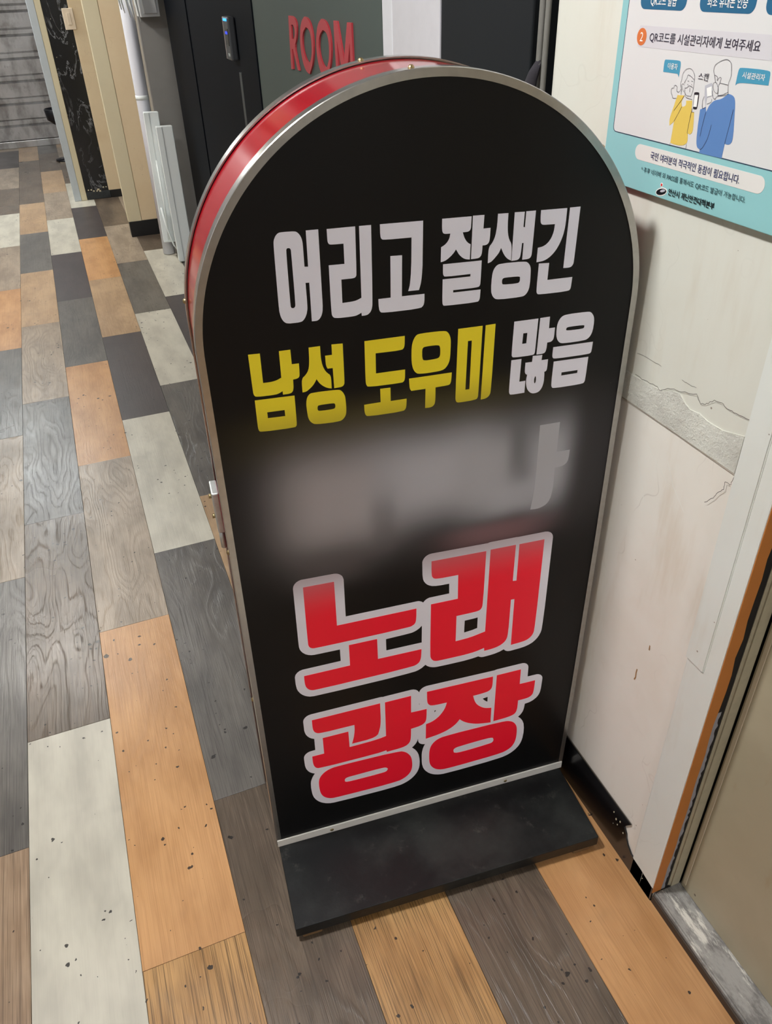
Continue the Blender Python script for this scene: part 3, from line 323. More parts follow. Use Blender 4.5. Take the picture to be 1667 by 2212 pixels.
    ('w', [[[(0.4172,0.9817),(0.4511,0.9813),(0.4505,0.948),(0.4503,0.9387),(0.4501,0.9351),(0.45,0.9341),(0.4497,0.9333),(0.4494,0.9326),(0.4489,0.932),(0.4484,0.9316),(0.4462,0.9313),(0.4405,0.9311),(0.4263,0.9314),(0.4206,0.9319),(0.4185,0.9323),(0.4179,0.9328),(0.4174,0.9334),(0.4171,0.9341),(0.4168,0.9349),(0.4167,0.9359),(0.4166,0.9394),(0.4166,0.9486)],[(0.4311,0.9639),(0.437,0.9638),(0.4366,0.9493),(0.4306,0.9493)]],[[(0.4538,0.9815),(0.4676,0.9816),(0.4677,0.9656),(0.4764,0.9655),(0.4764,0.9559),(0.4762,0.9526),(0.476,0.951),(0.4757,0.9499),(0.4753,0.949),(0.4748,0.9482),(0.4741,0.9475),(0.4734,0.9469),(0.4725,0.9465),(0.4715,0.9462),(0.47,0.946),(0.4671,0.9459),(0.4669,0.9392),(0.4666,0.9366),(0.4663,0.9353),(0.4661,0.9342),(0.4656,0.9332),(0.4651,0.9324),(0.4645,0.9318),(0.4637,0.9314),(0.4625,0.9311),(0.4609,0.9308),(0.4583,0.9308),(0.4529,0.931)]],[[(0.4168,0.9281),(0.4313,0.9279),(0.4306,0.8947),(0.4395,0.8947),(0.4395,0.8769),(0.4281,0.8769),(0.4229,0.877),(0.4202,0.8773),(0.4185,0.8776),(0.4179,0.8781),(0.4175,0.8787),(0.4171,0.8795),(0.4167,0.8804),(0.4165,0.8816),(0.4163,0.8853),(0.4163,0.8947)]],[[(0.4477,0.9296),(0.4616,0.929),(0.461,0.9215),(0.4707,0.9214),(0.4706,0.9111),(0.4704,0.9079),(0.4702,0.9064),(0.4699,0.9057),(0.4696,0.905),(0.4691,0.9045),(0.4683,0.9041),(0.4668,0.9035),(0.4672,0.9008),(0.4673,0.8989),(0.4674,0.8961),(0.4675,0.8921),(0.4674,0.8897),(0.4672,0.8874),(0.4668,0.8854),(0.4664,0.8835),(0.4659,0.8818),(0.4652,0.8801),(0.4644,0.8786),(0.4634,0.8772),(0.4623,0.876),(0.4611,0.875),(0.4597,0.8743),(0.4582,0.8739),(0.4566,0.8736),(0.4551,0.8735),(0.4535,0.8736),(0.4519,0.8738),(0.4504,0.8744),(0.449,0.8751),(0.4476,0.8762),(0.4463,0.8775),(0.4451,0.879),(0.4441,0.8805),(0.4432,0.8822),(0.4425,0.884),(0.4419,0.8859),(0.4414,0.8879),(0.441,0.89),(0.4408,0.8922),(0.4407,0.8943),(0.4407,0.8964),(0.441,0.8989),(0.4416,0.9033),(0.4401,0.9041),(0.4394,0.9046),(0.4389,0.9052),(0.4385,0.906),(0.4381,0.9069),(0.4378,0.9083),(0.4377,0.9104),(0.4376,0.914),(0.4376,0.9214),(0.4473,0.9211)],[(0.4536,0.8995),(0.4545,0.8985),(0.4549,0.8978),(0.4551,0.897),(0.4553,0.896),(0.4554,0.8948),(0.4554,0.8936),(0.4554,0.8925),(0.4553,0.8914),(0.4551,0.8904),(0.4549,0.8896),(0.4546,0.889),(0.4543,0.8887),(0.4536,0.8885),(0.4531,0.8897),(0.4528,0.8905),(0.4527,0.8915),(0.4526,0.8926),(0.4525,0.8939),(0.4526,0.8951),(0.4527,0.8962),(0.453,0.8974)]]]),
    ('w', [[[(0.4893,0.9807),(0.4924,0.981),(0.4996,0.9813),(0.5157,0.981),(0.5225,0.9806),(0.5254,0.9802),(0.5265,0.9797),(0.5276,0.979),(0.5287,0.978),(0.5297,0.9768),(0.5307,0.9754),(0.5316,0.9739),(0.5323,0.9724),(0.5328,0.9708),(0.5331,0.9692),(0.5334,0.9672),(0.5335,0.9649),(0.5336,0.9621),(0.5335,0.959),(0.5334,0.9562),(0.5331,0.9538),(0.5327,0.9517),(0.5323,0.95),(0.5316,0.9484),(0.5309,0.9469),(0.53,0.9455),(0.529,0.9443),(0.5278,0.9433),(0.5266,0.9425),(0.5253,0.9418),(0.524,0.9414),(0.5209,0.9411),(0.5137,0.9408),(0.5014,0.9409),(0.4949,0.9412),(0.4901,0.9416),(0.4871,0.9423),(0.4857,0.9431),(0.4844,0.9442),(0.4833,0.9455),(0.4823,0.9469),(0.4814,0.9486),(0.4807,0.9503),(0.4802,0.952),(0.4798,0.9536),(0.4795,0.9552),(0.4794,0.9571),(0.4792,0.9603),(0.4792,0.9643),(0.4793,0.9667),(0.4796,0.9688),(0.48,0.9708),(0.4805,0.9724),(0.4811,0.974),(0.4819,0.9754),(0.4828,0.9767),(0.4838,0.9779),(0.485,0.9789),(0.4863,0.9797),(0.4877,0.9803)],[(0.4946,0.9631),(0.4965,0.9634),(0.4996,0.9635),(0.5039,0.9635),(0.5124,0.9633),(0.517,0.963),(0.5189,0.9627),(0.5199,0.962),(0.5199,0.9605),(0.5198,0.9598),(0.5196,0.9593),(0.5192,0.9588),(0.5186,0.9584),(0.5168,0.9582),(0.5121,0.958),(0.5008,0.9583),(0.4962,0.9587),(0.4943,0.959),(0.4931,0.9599),(0.4931,0.9611),(0.4933,0.9617),(0.4935,0.9622),(0.494,0.9627)]],[[(0.4768,0.9377),(0.5358,0.9369),(0.5356,0.9278),(0.5354,0.9248),(0.5352,0.9234),(0.535,0.9225),(0.5346,0.9217),(0.534,0.9211),(0.5334,0.9206),(0.5326,0.9203),(0.5287,0.92),(0.5183,0.9199),(0.4924,0.9203),(0.4823,0.9208),(0.4787,0.9214),(0.4781,0.922),(0.4776,0.9226),(0.4772,0.9234),(0.477,0.9242),(0.4768,0.925),(0.4767,0.9263),(0.4766,0.9291)]],[[(0.4797,0.9165),(0.5317,0.9156),(0.5315,0.8909),(0.5312,0.8837),(0.5311,0.8808),(0.5308,0.8796),(0.5305,0.8786),(0.53,0.8777),(0.5293,0.877),(0.5285,0.8765),(0.5251,0.8761),(0.5162,0.8758),(0.4941,0.876),(0.4854,0.8765),(0.4821,0.8769),(0.4814,0.8775),(0.4808,0.8782),(0.4803,0.8791),(0.4799,0.8802),(0.4796,0.8814),(0.4795,0.8845),(0.4793,0.8917)],[(0.4932,0.8985),(0.5178,0.8982),(0.5175,0.8937),(0.4932,0.8937)]]]),
    ('r', [[[(0.1053,0.6164),(0.1522,0.6149),(0.1507,0.5263),(0.2806,0.5247),(0.2803,0.5094),(0.2798,0.5021),(0.2793,0.4979),(0.2785,0.495),(0.2775,0.4934),(0.2762,0.492),(0.2746,0.4908),(0.2727,0.4898),(0.2705,0.489),(0.259,0.4886),(0.228,0.4883),(0.1513,0.4889),(0.1218,0.4895),(0.1112,0.4899),(0.1095,0.4904),(0.108,0.491),(0.1067,0.4919),(0.1055,0.493),(0.1046,0.4944),(0.1038,0.4959),(0.1033,0.4976),(0.1029,0.4996),(0.1029,0.5017),(0.103,0.5106),(0.1034,0.5339)]],[[(0.1671,0.479),(0.2137,0.4783),(0.2135,0.4331),(0.2887,0.4321),(0.2883,0.4207),(0.2879,0.4148),(0.2873,0.4108),(0.2864,0.4073),(0.2852,0.4043),(0.2835,0.4019),(0.2813,0.3999),(0.2786,0.3984),(0.2753,0.3974),(0.2624,0.3967),(0.2285,0.396),(0.1463,0.3962),(0.1144,0.3967),(0.1028,0.3971),(0.1007,0.3976),(0.0987,0.3984),(0.0968,0.3997),(0.0951,0.4014),(0.0935,0.4035),(0.0922,0.4058),(0.0912,0.4083),(0.0906,0.4109),(0.0902,0.4138),(0.09,0.417),(0.0899,0.4204),(0.0899,0.425),(0.0902,0.4336),(0.1664,0.4334)]]]),
    ('r', [[[(0.3057,0.6145),(0.3958,0.6119),(0.3953,0.5307),(0.3947,0.5076),(0.3943,0.4987),(0.3938,0.4963),(0.3931,0.4942),(0.392,0.4925),(0.3907,0.4911),(0.3891,0.4901),(0.3856,0.4893),(0.3801,0.4889),(0.3703,0.4888),(0.3493,0.4891),(0.349,0.4317),(0.3627,0.432),(0.3706,0.4324),(0.3805,0.4337),(0.4021,0.4383),(0.4032,0.6128),(0.4459,0.6119),(0.4455,0.5377),(0.4524,0.5368),(0.4521,0.6116),(0.495,0.6108),(0.495,0.4686),(0.4945,0.4274),(0.4939,0.4115),(0.4931,0.4079),(0.4919,0.4046),(0.4901,0.4016),(0.4877,0.3989),(0.4849,0.3964),(0.481,0.3945),(0.476,0.3932),(0.4682,0.3923),(0.4522,0.3916),(0.4516,0.4974),(0.445,0.4978),(0.4451,0.4391),(0.4446,0.4213),(0.444,0.4136),(0.4431,0.41),(0.4419,0.4069),(0.4402,0.4041),(0.4382,0.4017),(0.4358,0.3997),(0.4331,0.398),(0.4302,0.3966),(0.4271,0.3954),(0.4237,0.3945),(0.4202,0.3938),(0.4165,0.3933),(0.4116,0.393),(0.4025,0.3927),(0.4019,0.4),(0.3894,0.3968),(0.3801,0.3955),(0.365,0.3947),(0.3358,0.3952),(0.3231,0.3956),(0.3176,0.3959),(0.3152,0.3963),(0.313,0.397),(0.311,0.398),(0.3093,0.3994),(0.3079,0.4011),(0.3067,0.403),(0.3057,0.405),(0.3051,0.4072),(0.3046,0.4095),(0.3044,0.4187),(0.3043,0.4425),(0.3051,0.5267),(0.3508,0.5259),(0.3503,0.576),(0.3231,0.5769),(0.3152,0.5778),(0.3119,0.5785),(0.3103,0.5794),(0.309,0.5804),(0.308,0.5817),(0.3072,0.5831),(0.3066,0.5847),(0.3062,0.5877),(0.3059,0.592),(0.3057,0.5992)]]]),
    ('r', [[[(0.0936,0.3255),(0.2133,0.3256),(0.2131,0.2906),(0.2126,0.2782),(0.2121,0.2716),(0.2115,0.2669),(0.2106,0.262),(0.2095,0.2571),(0.2082,0.2521),(0.2067,0.247),(0.2027,0.2433),(0.1962,0.2408),(0.1844,0.2396),(0.1589,0.2398),(0.1612,0.2485),(0.1624,0.2535),(0.1633,0.2578),(0.164,0.2624),(0.1647,0.2672),(0.1651,0.2716),(0.1655,0.2756),(0.1656,0.2801),(0.1656,0.2875),(0.1206,0.2879),(0.1078,0.2887),(0.1025,0.2895),(0.1004,0.2904),(0.0986,0.2917),(0.097,0.2934),(0.0956,0.2954),(0.0946,0.2979),(0.0938,0.3013),(0.0934,0.3055),(0.0933,0.3121)]],[[(0.1083,0.2739),(0.1539,0.2738),(0.1538,0.2319),(0.1909,0.2327),(0.2036,0.2335),(0.2112,0.2344),(0.2213,0.2364),(0.2221,0.3248),(0.2693,0.325),(0.2688,0.2819),(0.2979,0.2809),(0.2977,0.2661),(0.2974,0.2588),(0.297,0.2544),(0.2964,0.251),(0.2956,0.2487),(0.2945,0.2467),(0.2931,0.245),(0.2914,0.2435),(0.2894,0.2422),(0.2868,0.2412),(0.2836,0.2403),(0.2785,0.2396),(0.2683,0.2387),(0.2679,0.223),(0.2675,0.2152),(0.267,0.2102),(0.2662,0.2063),(0.2653,0.2034),(0.2638,0.2009),(0.262,0.1987),(0.2596,0.1968),(0.2568,0.1953),(0.2527,0.1941),(0.2474,0.1933),(0.2389,0.1928),(0.2215,0.1926),(0.2206,0.1972),(0.2066,0.1956),(0.1753,0.1954),(0.1228,0.1958),(0.1019,0.1968),(0.0941,0.1976),(0.0923,0.1987),(0.0907,0.2001),(0.0893,0.202),(0.0882,0.2043),(0.0873,0.207),(0.0867,0.2104),(0.0862,0.2145),(0.0861,0.2205),(0.0863,0.2325),(0.1077,0.2324)]],[[(0.1228,0.188),(0.132,0.1881),(0.1558,0.1878),(0.2146,0.1862),(0.2393,0.1842),(0.2492,0.1827),(0.2523,0.1808),(0.2553,0.1785),(0.2581,0.1758),(0.2606,0.1726),(0.263,0.1689),(0.265,0.1651),(0.2666,0.161),(0.2677,0.1566),(0.2685,0.152),(0.269,0.1474),(0.2693,0.1426),(0.2694,0.1378),(0.2693,0.1329),(0.2689,0.1284),(0.2682,0.1243),(0.2673,0.1206),(0.2661,0.1174),(0.2646,0.1143),(0.2627,0.1114),(0.2605,0.1088),(0.258,0.1064),(0.2551,0.1042),(0.2517,0.1022),(0.248,0.1006),(0.2438,0.0991),(0.2333,0.0982),(0.208,0.0977),(0.1496,0.0992),(0.1256,0.1002),(0.1161,0.1008),(0.113,0.1014),(0.11,0.1024),(0.1071,0.1038),(0.1043,0.1057),(0.1017,0.1079),(0.0994,0.1105),(0.0974,0.1135),(0.0956,0.1169),(0.0942,0.1207),(0.093,0.1255),(0.0922,0.1313),(0.0918,0.1381),(0.0916,0.1459),(0.0918,0.1526),(0.0922,0.1582),(0.093,0.1628),(0.094,0.1663),(0.0954,0.1696),(0.0971,0.1726),(0.0991,0.1755),(0.1014,0.1781),(0.1038,0.1804),(0.1064,0.1823),(0.109,0.1839),(0.1118,0.1852),(0.1146,0.1862),(0.1173,0.187),(0.1201,0.1876)],[(0.1494,0.1503),(0.197,0.1504),(0.2103,0.1499),(0.2157,0.1494),(0.2175,0.1486),(0.2189,0.1478),(0.2201,0.1467),(0.221,0.1452),(0.2221,0.1423),(0.2208,0.1394),(0.2198,0.1379),(0.2186,0.137),(0.2171,0.1363),(0.2152,0.1359),(0.2096,0.1356),(0.1956,0.1353),(0.162,0.1357),(0.1485,0.1364),(0.143,0.1372),(0.14,0.1389),(0.1395,0.1425),(0.1395,0.1443),(0.1398,0.1456),(0.1403,0.1469),(0.1411,0.1479),(0.1421,0.1488),(0.1434,0.1494),(0.1454,0.1499)]]]),
    ('r', [[[(0.2985,0.325),(0.4224,0.3221),(0.4226,0.3098),(0.4226,0.3036),(0.4223,0.2995),(0.4219,0.2963),(0.4213,0.2938),(0.4203,0.2916),(0.4189,0.2897),(0.4172,0.2882),(0.415,0.287),(0.4118,0.2861),(0.4074,0.2855),(0.4005,0.285),(0.386,0.2847),(0.3876,0.2771),(0.3887,0.2729),(0.3897,0.2695),(0.3909,0.2662),(0.3923,0.263),(0.394,0.2598),(0.396,0.2567),(0.3985,0.2536),(0.4012,0.2507),(0.4038,0.2482),(0.4063,0.2461),(0.4086,0.2445),(0.4107,0.2433),(0.4128,0.2423),(0.4151,0.2415),(0.418,0.2406),(0.4235,0.2393),(0.4239,0.1986),(0.4064,0.2022),(0.3989,0.2044),(0.3943,0.206),(0.3901,0.2078),(0.3861,0.2097),(0.3823,0.2117),(0.3787,0.214),(0.3754,0.2164),(0.3723,0.2188),(0.3695,0.2213),(0.3665,0.2244),(0.3616,0.2301),(0.3573,0.2239),(0.3547,0.2206),(0.3521,0.2181),(0.3492,0.2157),(0.346,0.2134),(0.3425,0.2113),(0.3386,0.2093),(0.3345,0.2076),(0.33,0.2061),(0.325,0.2047),(0.3166,0.2029),(0.2963,0.2004),(0.2967,0.2404),(0.3034,0.2417),(0.3071,0.2429),(0.3102,0.2443),(0.3134,0.2461),(0.3165,0.2484),(0.3196,0.251),(0.3225,0.2542),(0.3254,0.2578),(0.3281,0.2619),(0.3304,0.266),(0.3323,0.2701),(0.334,0.2753),(0.3362,0.2848),(0.3205,0.2854),(0.3131,0.2861),(0.3088,0.2868),(0.3057,0.2878),(0.304,0.2891),(0.3025,0.2906),(0.3013,0.2923),(0.3004,0.2943),(0.2997,0.2964),(0.2992,0.2996),(0.2988,0.3039),(0.2986,0.3108)]],[[(0.4299,0.3228),(0.4763,0.3226),(0.4768,0.2844),(0.5074,0.2839),(0.5072,0.2669),(0.5069,0.2587),(0.5064,0.2537),(0.5058,0.2501),(0.5049,0.2479),(0.5038,0.246),(0.5023,0.2443),(0.5006,0.243),(0.4985,0.242),(0.4959,0.2413),(0.4925,0.2408),(0.4873,0.2406),(0.4767,0.2407),(0.4768,0.2282),(0.4767,0.2218),(0.4763,0.2173),(0.4757,0.2135),(0.4749,0.2104),(0.4735,0.2076),(0.4715,0.2054),(0.469,0.2037),(0.4659,0.2025),(0.4616,0.2015),(0.4533,0.2005),(0.4297,0.2)]],[[(0.3288,0.1926),(0.339,0.1931),(0.3637,0.1935),(0.422,0.1924),(0.4471,0.191),(0.4575,0.1897),(0.4614,0.1883),(0.4649,0.1865),(0.4681,0.1844),(0.4708,0.1819),(0.4732,0.179),(0.4752,0.176),(0.4768,0.1727),(0.4782,0.1693),(0.4792,0.1656),(0.4799,0.161),(0.4804,0.1555),(0.4807,0.149),(0.4807,0.1417),(0.4804,0.135),(0.4798,0.129),(0.4789,0.1238),(0.4777,0.1192),(0.476,0.1152),(0.474,0.1116),(0.4715,0.1084),(0.4686,0.1058),(0.4653,0.1035),(0.4617,0.1016),(0.4578,0.1001),(0.4534,0.0989),(0.4434,0.0979),(0.4199,0.0968),(0.3663,0.0961),(0.3432,0.0964),(0.3334,0.0969),(0.3291,0.0977),(0.3252,0.0989),(0.3216,0.1006),(0.3183,0.1026),(0.3153,0.1051),(0.3127,0.1079),(0.3104,0.1109),(0.3083,0.1142),(0.3067,0.1177),(0.3053,0.1214),(0.3043,0.1254),(0.3036,0.1297),(0.3033,0.1342),(0.303,0.1391),(0.3029,0.147),(0.303,0.1561),(0.3034,0.1615),(0.3041,0.1664),(0.305,0.1707),(0.3062,0.1745),(0.3078,0.1779),(0.3097,0.181),(0.312,0.1839),(0.3147,0.1864),(0.3176,0.1886),(0.321,0.1903),(0.3247,0.1916)],[(0.3591,0.1523),(0.3645,0.1527),(0.3776,0.1534),(0.4084,0.1543),(0.4214,0.154),(0.427,0.1533),(0.4309,0.1516),(0.4323,0.1479),(0.4328,0.1458),(0.4329,0.1442),(0.4327,0.1425),(0.4323,0.1408),(0.4315,0.1394),(0.4303,0.1383),(0.4288,0.1375),(0.4269,0.137),(0.4214,0.1365),(0.4079,0.1357),(0.376,0.1346),(0.3627,0.135),(0.3568,0.1359),(0.3525,0.1383),(0.3515,0.1429),(0.3512,0.1452),(0.3514,0.1469),(0.3519,0.1483),(0.3527,0.1495),(0.3538,0.1505),(0.3553,0.1513),(0.357,0.1519)]]]),
]
SIGN_FRAGMENT = [[(0.4682,0.8206),(0.4996,0.8202),(0.4993,0.7708),(0.5208,0.7703),(0.5206,0.7594),(0.5201,0.7541),(0.5191,0.7508),(0.5178,0.7482),(0.516,0.7465),(0.5137,0.7451),(0.5111,0.7442),(0.507,0.7436),(0.499,0.7433),(0.4998,0.7219),(0.4999,0.7107),(0.4994,0.7029),(0.4986,0.6959),(0.4975,0.6899),(0.4956,0.6849),(0.493,0.681),(0.4898,0.6781),(0.4859,0.6762),(0.4821,0.6749),(0.4783,0.6742),(0.4736,0.6741),(0.4653,0.675),(0.4677,0.6997),(0.4687,0.7172),(0.4692,0.745)]]
ROOM_R = [[(0.0045,0.128),(0.0275,0.1283),(0.0393,0.128),(0.0478,0.1273),(0.0554,0.1261),(0.0622,0.1244),(0.0679,0.1224),(0.0726,0.1199),(0.0762,0.117),(0.0787,0.1136),(0.0801,0.11),(0.0806,0.1059),(0.08,0.1016),(0.0776,0.0945),(0.0734,0.0856),(0.0694,0.0793),(0.0659,0.075),(0.0616,0.0706),(0.0564,0.0662),(0.0503,0.0617),(0.0477,0.0549),(0.0486,0.0458),(0.0549,0.031),(0.0727,0.0001),(0.0556,0.0),(0.0223,0.0502),(0.0134,0.0485),(0.0092,-0.0011),(-0.0123,-0.0028),(-0.0038,0.0694)],[(0.0253,0.1069),(0.0429,0.1083),(0.0509,0.104),(0.0543,0.1011),(0.0557,0.098),(0.0561,0.0945),(0.0554,0.0904),(0.054,0.0866),(0.052,0.0833),(0.0485,0.0797),(0.0408,0.074),(0.0206,0.0742)]]
ROOM_O = [[(0.1602,0.1304),(0.1753,0.1297),(0.1837,0.1285),(0.1904,0.1267),(0.1972,0.1241),(0.204,0.1208),(0.2098,0.1167),(0.2148,0.1118),(0.2189,0.1061),(0.2221,0.0997),(0.2244,0.0929),(0.2263,0.0822),(0.225,0.0666),(0.2199,0.0505),(0.2131,0.0382),(0.2076,0.0303),(0.201,0.0229),(0.1912,0.0144),(0.1714,-0.0004),(0.1536,0.0015),(0.1439,0.0036),(0.1366,0.0066),(0.1295,0.0107),(0.1227,0.0158),(0.1168,0.0219),(0.1118,0.0288),(0.1077,0.0367),(0.1045,0.0453),(0.1026,0.054),(0.1021,0.0628),(0.1029,0.0716),(0.1061,0.0848),(0.1116,0.0963),(0.1161,0.1033),(0.1212,0.1098),(0.1271,0.1153),(0.1336,0.1199),(0.1427,0.1243)],[(0.1668,0.1074),(0.1815,0.1054),(0.1889,0.1038),(0.1939,0.1018),(0.1982,0.0992),(0.2018,0.096),(0.2046,0.0923),(0.2066,0.0879),(0.208,0.083),(0.2089,0.0747),(0.2078,0.0628),(0.2051,0.0533),(0.2023,0.0474),(0.1984,0.0418),(0.1921,0.0355),(0.1787,0.0248),(0.1638,0.027),(0.1557,0.0291),(0.1495,0.0317),(0.1436,0.0352),(0.1378,0.0395),(0.1331,0.0442),(0.1293,0.0492),(0.1265,0.0546),(0.1248,0.0603),(0.1243,0.0662),(0.1251,0.0723),(0.1271,0.0786),(0.1303,0.0851),(0.1347,0.0907),(0.1403,0.0955),(0.1491,0.1003)]]
POSTER_FILLS = {'sweater_yellow':[(0.1397,0.1218),(0.1513,0.1223),(0.1493,0.1185),(0.1486,0.1165),(0.1484,0.115),(0.1489,0.1135),(0.1503,0.111),(0.1523,0.1112),(0.1534,0.1115),(0.1542,0.1118),(0.155,0.1122),(0.1558,0.1127),(0.1562,0.1134),(0.1565,0.1142),(0.1564,0.1154),(0.1557,0.1177),(0.1656,0.1188),(0.1676,0.1079),(0.1719,0.1077),(0.1742,0.0969),(0.1748,0.093),(0.1749,0.091),(0.1749,0.0896),(0.1747,0.0883),(0.1742,0.0873),(0.1733,0.0863),(0.1713,0.085),(0.1675,0.0856),(0.1689,0.0806),(0.1693,0.0781),(0.169,0.0765),(0.1682,0.0752),(0.1669,0.0743),(0.1655,0.0735),(0.164,0.0728),(0.1623,0.0723),(0.1606,0.072),(0.1586,0.0717),(0.1565,0.0714),(0.1541,0.0713),(0.1516,0.0712),(0.1493,0.0712),(0.1471,0.0712),(0.1447,0.0714),(0.1408,0.0719),(0.1411,0.0948),(0.1343,0.0894),(0.1331,0.0935),(0.1329,0.0962),(0.1332,0.0988),(0.1342,0.1028),(0.1366,0.1106)],'sweater_blue':[(0.1972,0.1201),(0.1992,0.1217),(0.2008,0.1225),(0.2025,0.1231),(0.2047,0.1237),(0.2073,0.1242),(0.2097,0.125),(0.212,0.126),(0.2147,0.1276),(0.2191,0.1309),(0.2234,0.1304),(0.2256,0.1299),(0.2272,0.1293),(0.2285,0.1284),(0.2296,0.1274),(0.2307,0.1256),(0.2317,0.1231),(0.2329,0.1189),(0.2348,0.11),(0.2375,0.098),(0.2382,0.0936),(0.2385,0.0912),(0.2385,0.0893),(0.2383,0.0876),(0.2378,0.0863),(0.237,0.0852),(0.2359,0.0844),(0.2347,0.0839),(0.2334,0.0836),(0.2317,0.0835),(0.2285,0.0838),(0.2282,0.0691),(0.1921,0.0687),(0.1919,0.0725),(0.189,0.0731),(0.1876,0.0737),(0.1866,0.0746),(0.1857,0.0759),(0.1849,0.0774),(0.1842,0.0796),(0.1833,0.0839),(0.1818,0.0963),(0.1808,0.1116),(0.189,0.115),(0.191,0.1103),(0.1925,0.114),(0.1933,0.1159),(0.1941,0.1171),(0.1952,0.1183)],'phone_black':[(0.1668,0.1267),(0.1683,0.1273),(0.1693,0.1275),(0.1701,0.1276),(0.1711,0.1277),(0.1721,0.1277),(0.1729,0.1277),(0.1736,0.1275),(0.1741,0.1274),(0.1745,0.1272),(0.1748,0.1261),(0.1753,0.1232),(0.1756,0.1177),(0.1756,0.1148),(0.1755,0.1128),(0.1752,0.1116),(0.1747,0.1113),(0.1741,0.111),(0.1733,0.1109),(0.1724,0.1108),(0.1714,0.1107),(0.1705,0.1108),(0.1699,0.1109),(0.1694,0.111),(0.1691,0.1113),(0.1688,0.1124),(0.1682,0.1154)],'phone_screen':[(0.168,0.1247),(0.1738,0.1252),(0.1747,0.1134),(0.1693,0.1131)],'phone_grey':[(0.1818,0.1351),(0.1909,0.1385),(0.1919,0.1381),(0.1925,0.1372),(0.1931,0.1357),(0.194,0.1327),(0.1959,0.1262),(0.188,0.124),(0.1885,0.1149),(0.1851,0.1224),(0.1838,0.1262),(0.183,0.1294)],'phone_face':[(0.1853,0.133),(0.1922,0.1354),(0.1951,0.1268),(0.1883,0.125)],'bubble_a':[(0.109,0.1548),(0.1227,0.1553),(0.1289,0.1554),(0.1323,0.1553),(0.1344,0.155),(0.1352,0.1546),(0.1359,0.1535),(0.1364,0.1518),(0.1367,0.1496),(0.1368,0.1452),(0.1368,0.1425),(0.1366,0.1411),(0.1362,0.1394),(0.1338,0.1424),(0.1083,0.1424),(0.1078,0.1503),(0.1079,0.1526),(0.1082,0.1537)],'bubble_b':[(0.2291,0.1555),(0.2319,0.1558),(0.2397,0.1561),(0.2541,0.1563),(0.2614,0.1562),(0.2664,0.156),(0.2693,0.1556),(0.2701,0.1551),(0.2707,0.154),(0.2712,0.1524),(0.2714,0.1495),(0.2717,0.1434),(0.249,0.143),(0.2383,0.1426),(0.2325,0.1421),(0.2289,0.1412),(0.2268,0.1394),(0.2268,0.1481),(0.227,0.151),(0.2271,0.1525),(0.2273,0.1535),(0.2276,0.1542),(0.228,0.1549),(0.2285,0.1553)]}
POSTER_LINES = [[(0.1457,0.1225),(0.1447,0.1281),(0.1419,0.1335),(0.1427,0.1372),(0.1425,0.1421),(0.145,0.1461),(0.1491,0.1486),(0.1549,0.149),(0.1599,0.1463),(0.1632,0.1417),(0.1637,0.1355),(0.1641,0.13),(0.1625,0.1234),(0.1603,0.1225)],[(0.1477,0.1348),(0.151,0.14),(0.152,0.1429),(0.1584,0.1413),(0.1629,0.1389)],[(0.1484,0.1324),(0.1462,0.1336),(0.1444,0.1323),(0.1463,0.129),(0.1497,0.1257)],[(0.1498,0.1297),(0.1532,0.1303),(0.1574,0.1327),(0.1638,0.131)],[(0.1507,0.1287),(0.1509,0.1258),(0.1554,0.1227),(0.1602,0.1229)],[(0.1585,0.1308),(0.1591,0.1266)],[(0.1441,0.128),(0.1413,0.1249),(0.1374,0.1256),(0.1369,0.1295),(0.134,0.131),(0.1317,0.1301),(0.1316,0.1283),(0.1281,0.1272),(0.1281,0.1236),(0.1307,0.1202),(0.1327,0.1179),(0.1388,0.1185)],[(0.1518,0.1249),(0.1541,0.1212),(0.161,0.1201),(0.1653,0.1198)],[(0.138,0.1056),(0.1474,0.1168),(0.1513,0.1223)],[(0.1411,0.0948),(0.1454,0.102),(0.1503,0.111)],[(0.1676,0.1018),(0.1676,0.1079),(0.1667,0.0884),(0.1675,0.0856)],[(0.1408,0.0719),(0.141,0.0685)],[(0.1688,0.0746),(0.1691,0.0693)],[(0.1684,0.1112),(0.1682,0.108),(0.1719,0.1077)],[(0.1967,0.1398),(0.1935,0.1463),(0.191,0.1501),(0.1915,0.1548),(0.1955,0.1577),(0.2007,0.1601),(0.2072,0.1615),(0.213,0.16),(0.2162,0.156),(0.2182,0.147),(0.2166,0.1403),(0.2185,0.1312)],[(0.1935,0.1463),(0.1985,0.1447),(0.1989,0.1414)],[(0.1989,0.1414),(0.2023,0.1447),(0.2045,0.1435),(0.2032,0.1384)],[(0.1967,0.1398),(0.194,0.1376),(0.1969,0.1317),(0.2026,0.1296),(0.203,0.1337),(0.2,0.1381),(0.1967,0.1398)],[(0.2039,0.1395),(0.216,0.1389)],[(0.2037,0.1385),(0.2022,0.1363),(0.2043,0.1277)],[(0.2043,0.1277),(0.211,0.1291),(0.2186,0.1325)],[(0.2007,0.1232),(0.204,0.127),(0.2133,0.1286),(0.2196,0.1309)],[(0.1942,0.1315),(0.1979,0.125),(0.2016,0.124)],[(0.189,0.115),(0.1844,0.1131),(0.1824,0.1199),(0.1837,0.1249)],[(0.1899,0.1179),(0.1959,0.1206),(0.1961,0.1234)],[(0.1908,0.1103),(0.1892,0.0973),(0.1886,0.0856)],[(0.2031,0.0991),(0.201,0.0852),(0.1959,0.0749),(0.1919,0.0725)],[(0.2313,0.1177),(0.2302,0.1026),(0.2285,0.0838)],[(0.1525,0.137),(0.1551,0.137)],[(0.1589,0.1375),(0.1613,0.1374)],[(0.1534,0.1339),(0.1549,0.133)],[(0.1598,0.1345),(0.161,0.1335)]]
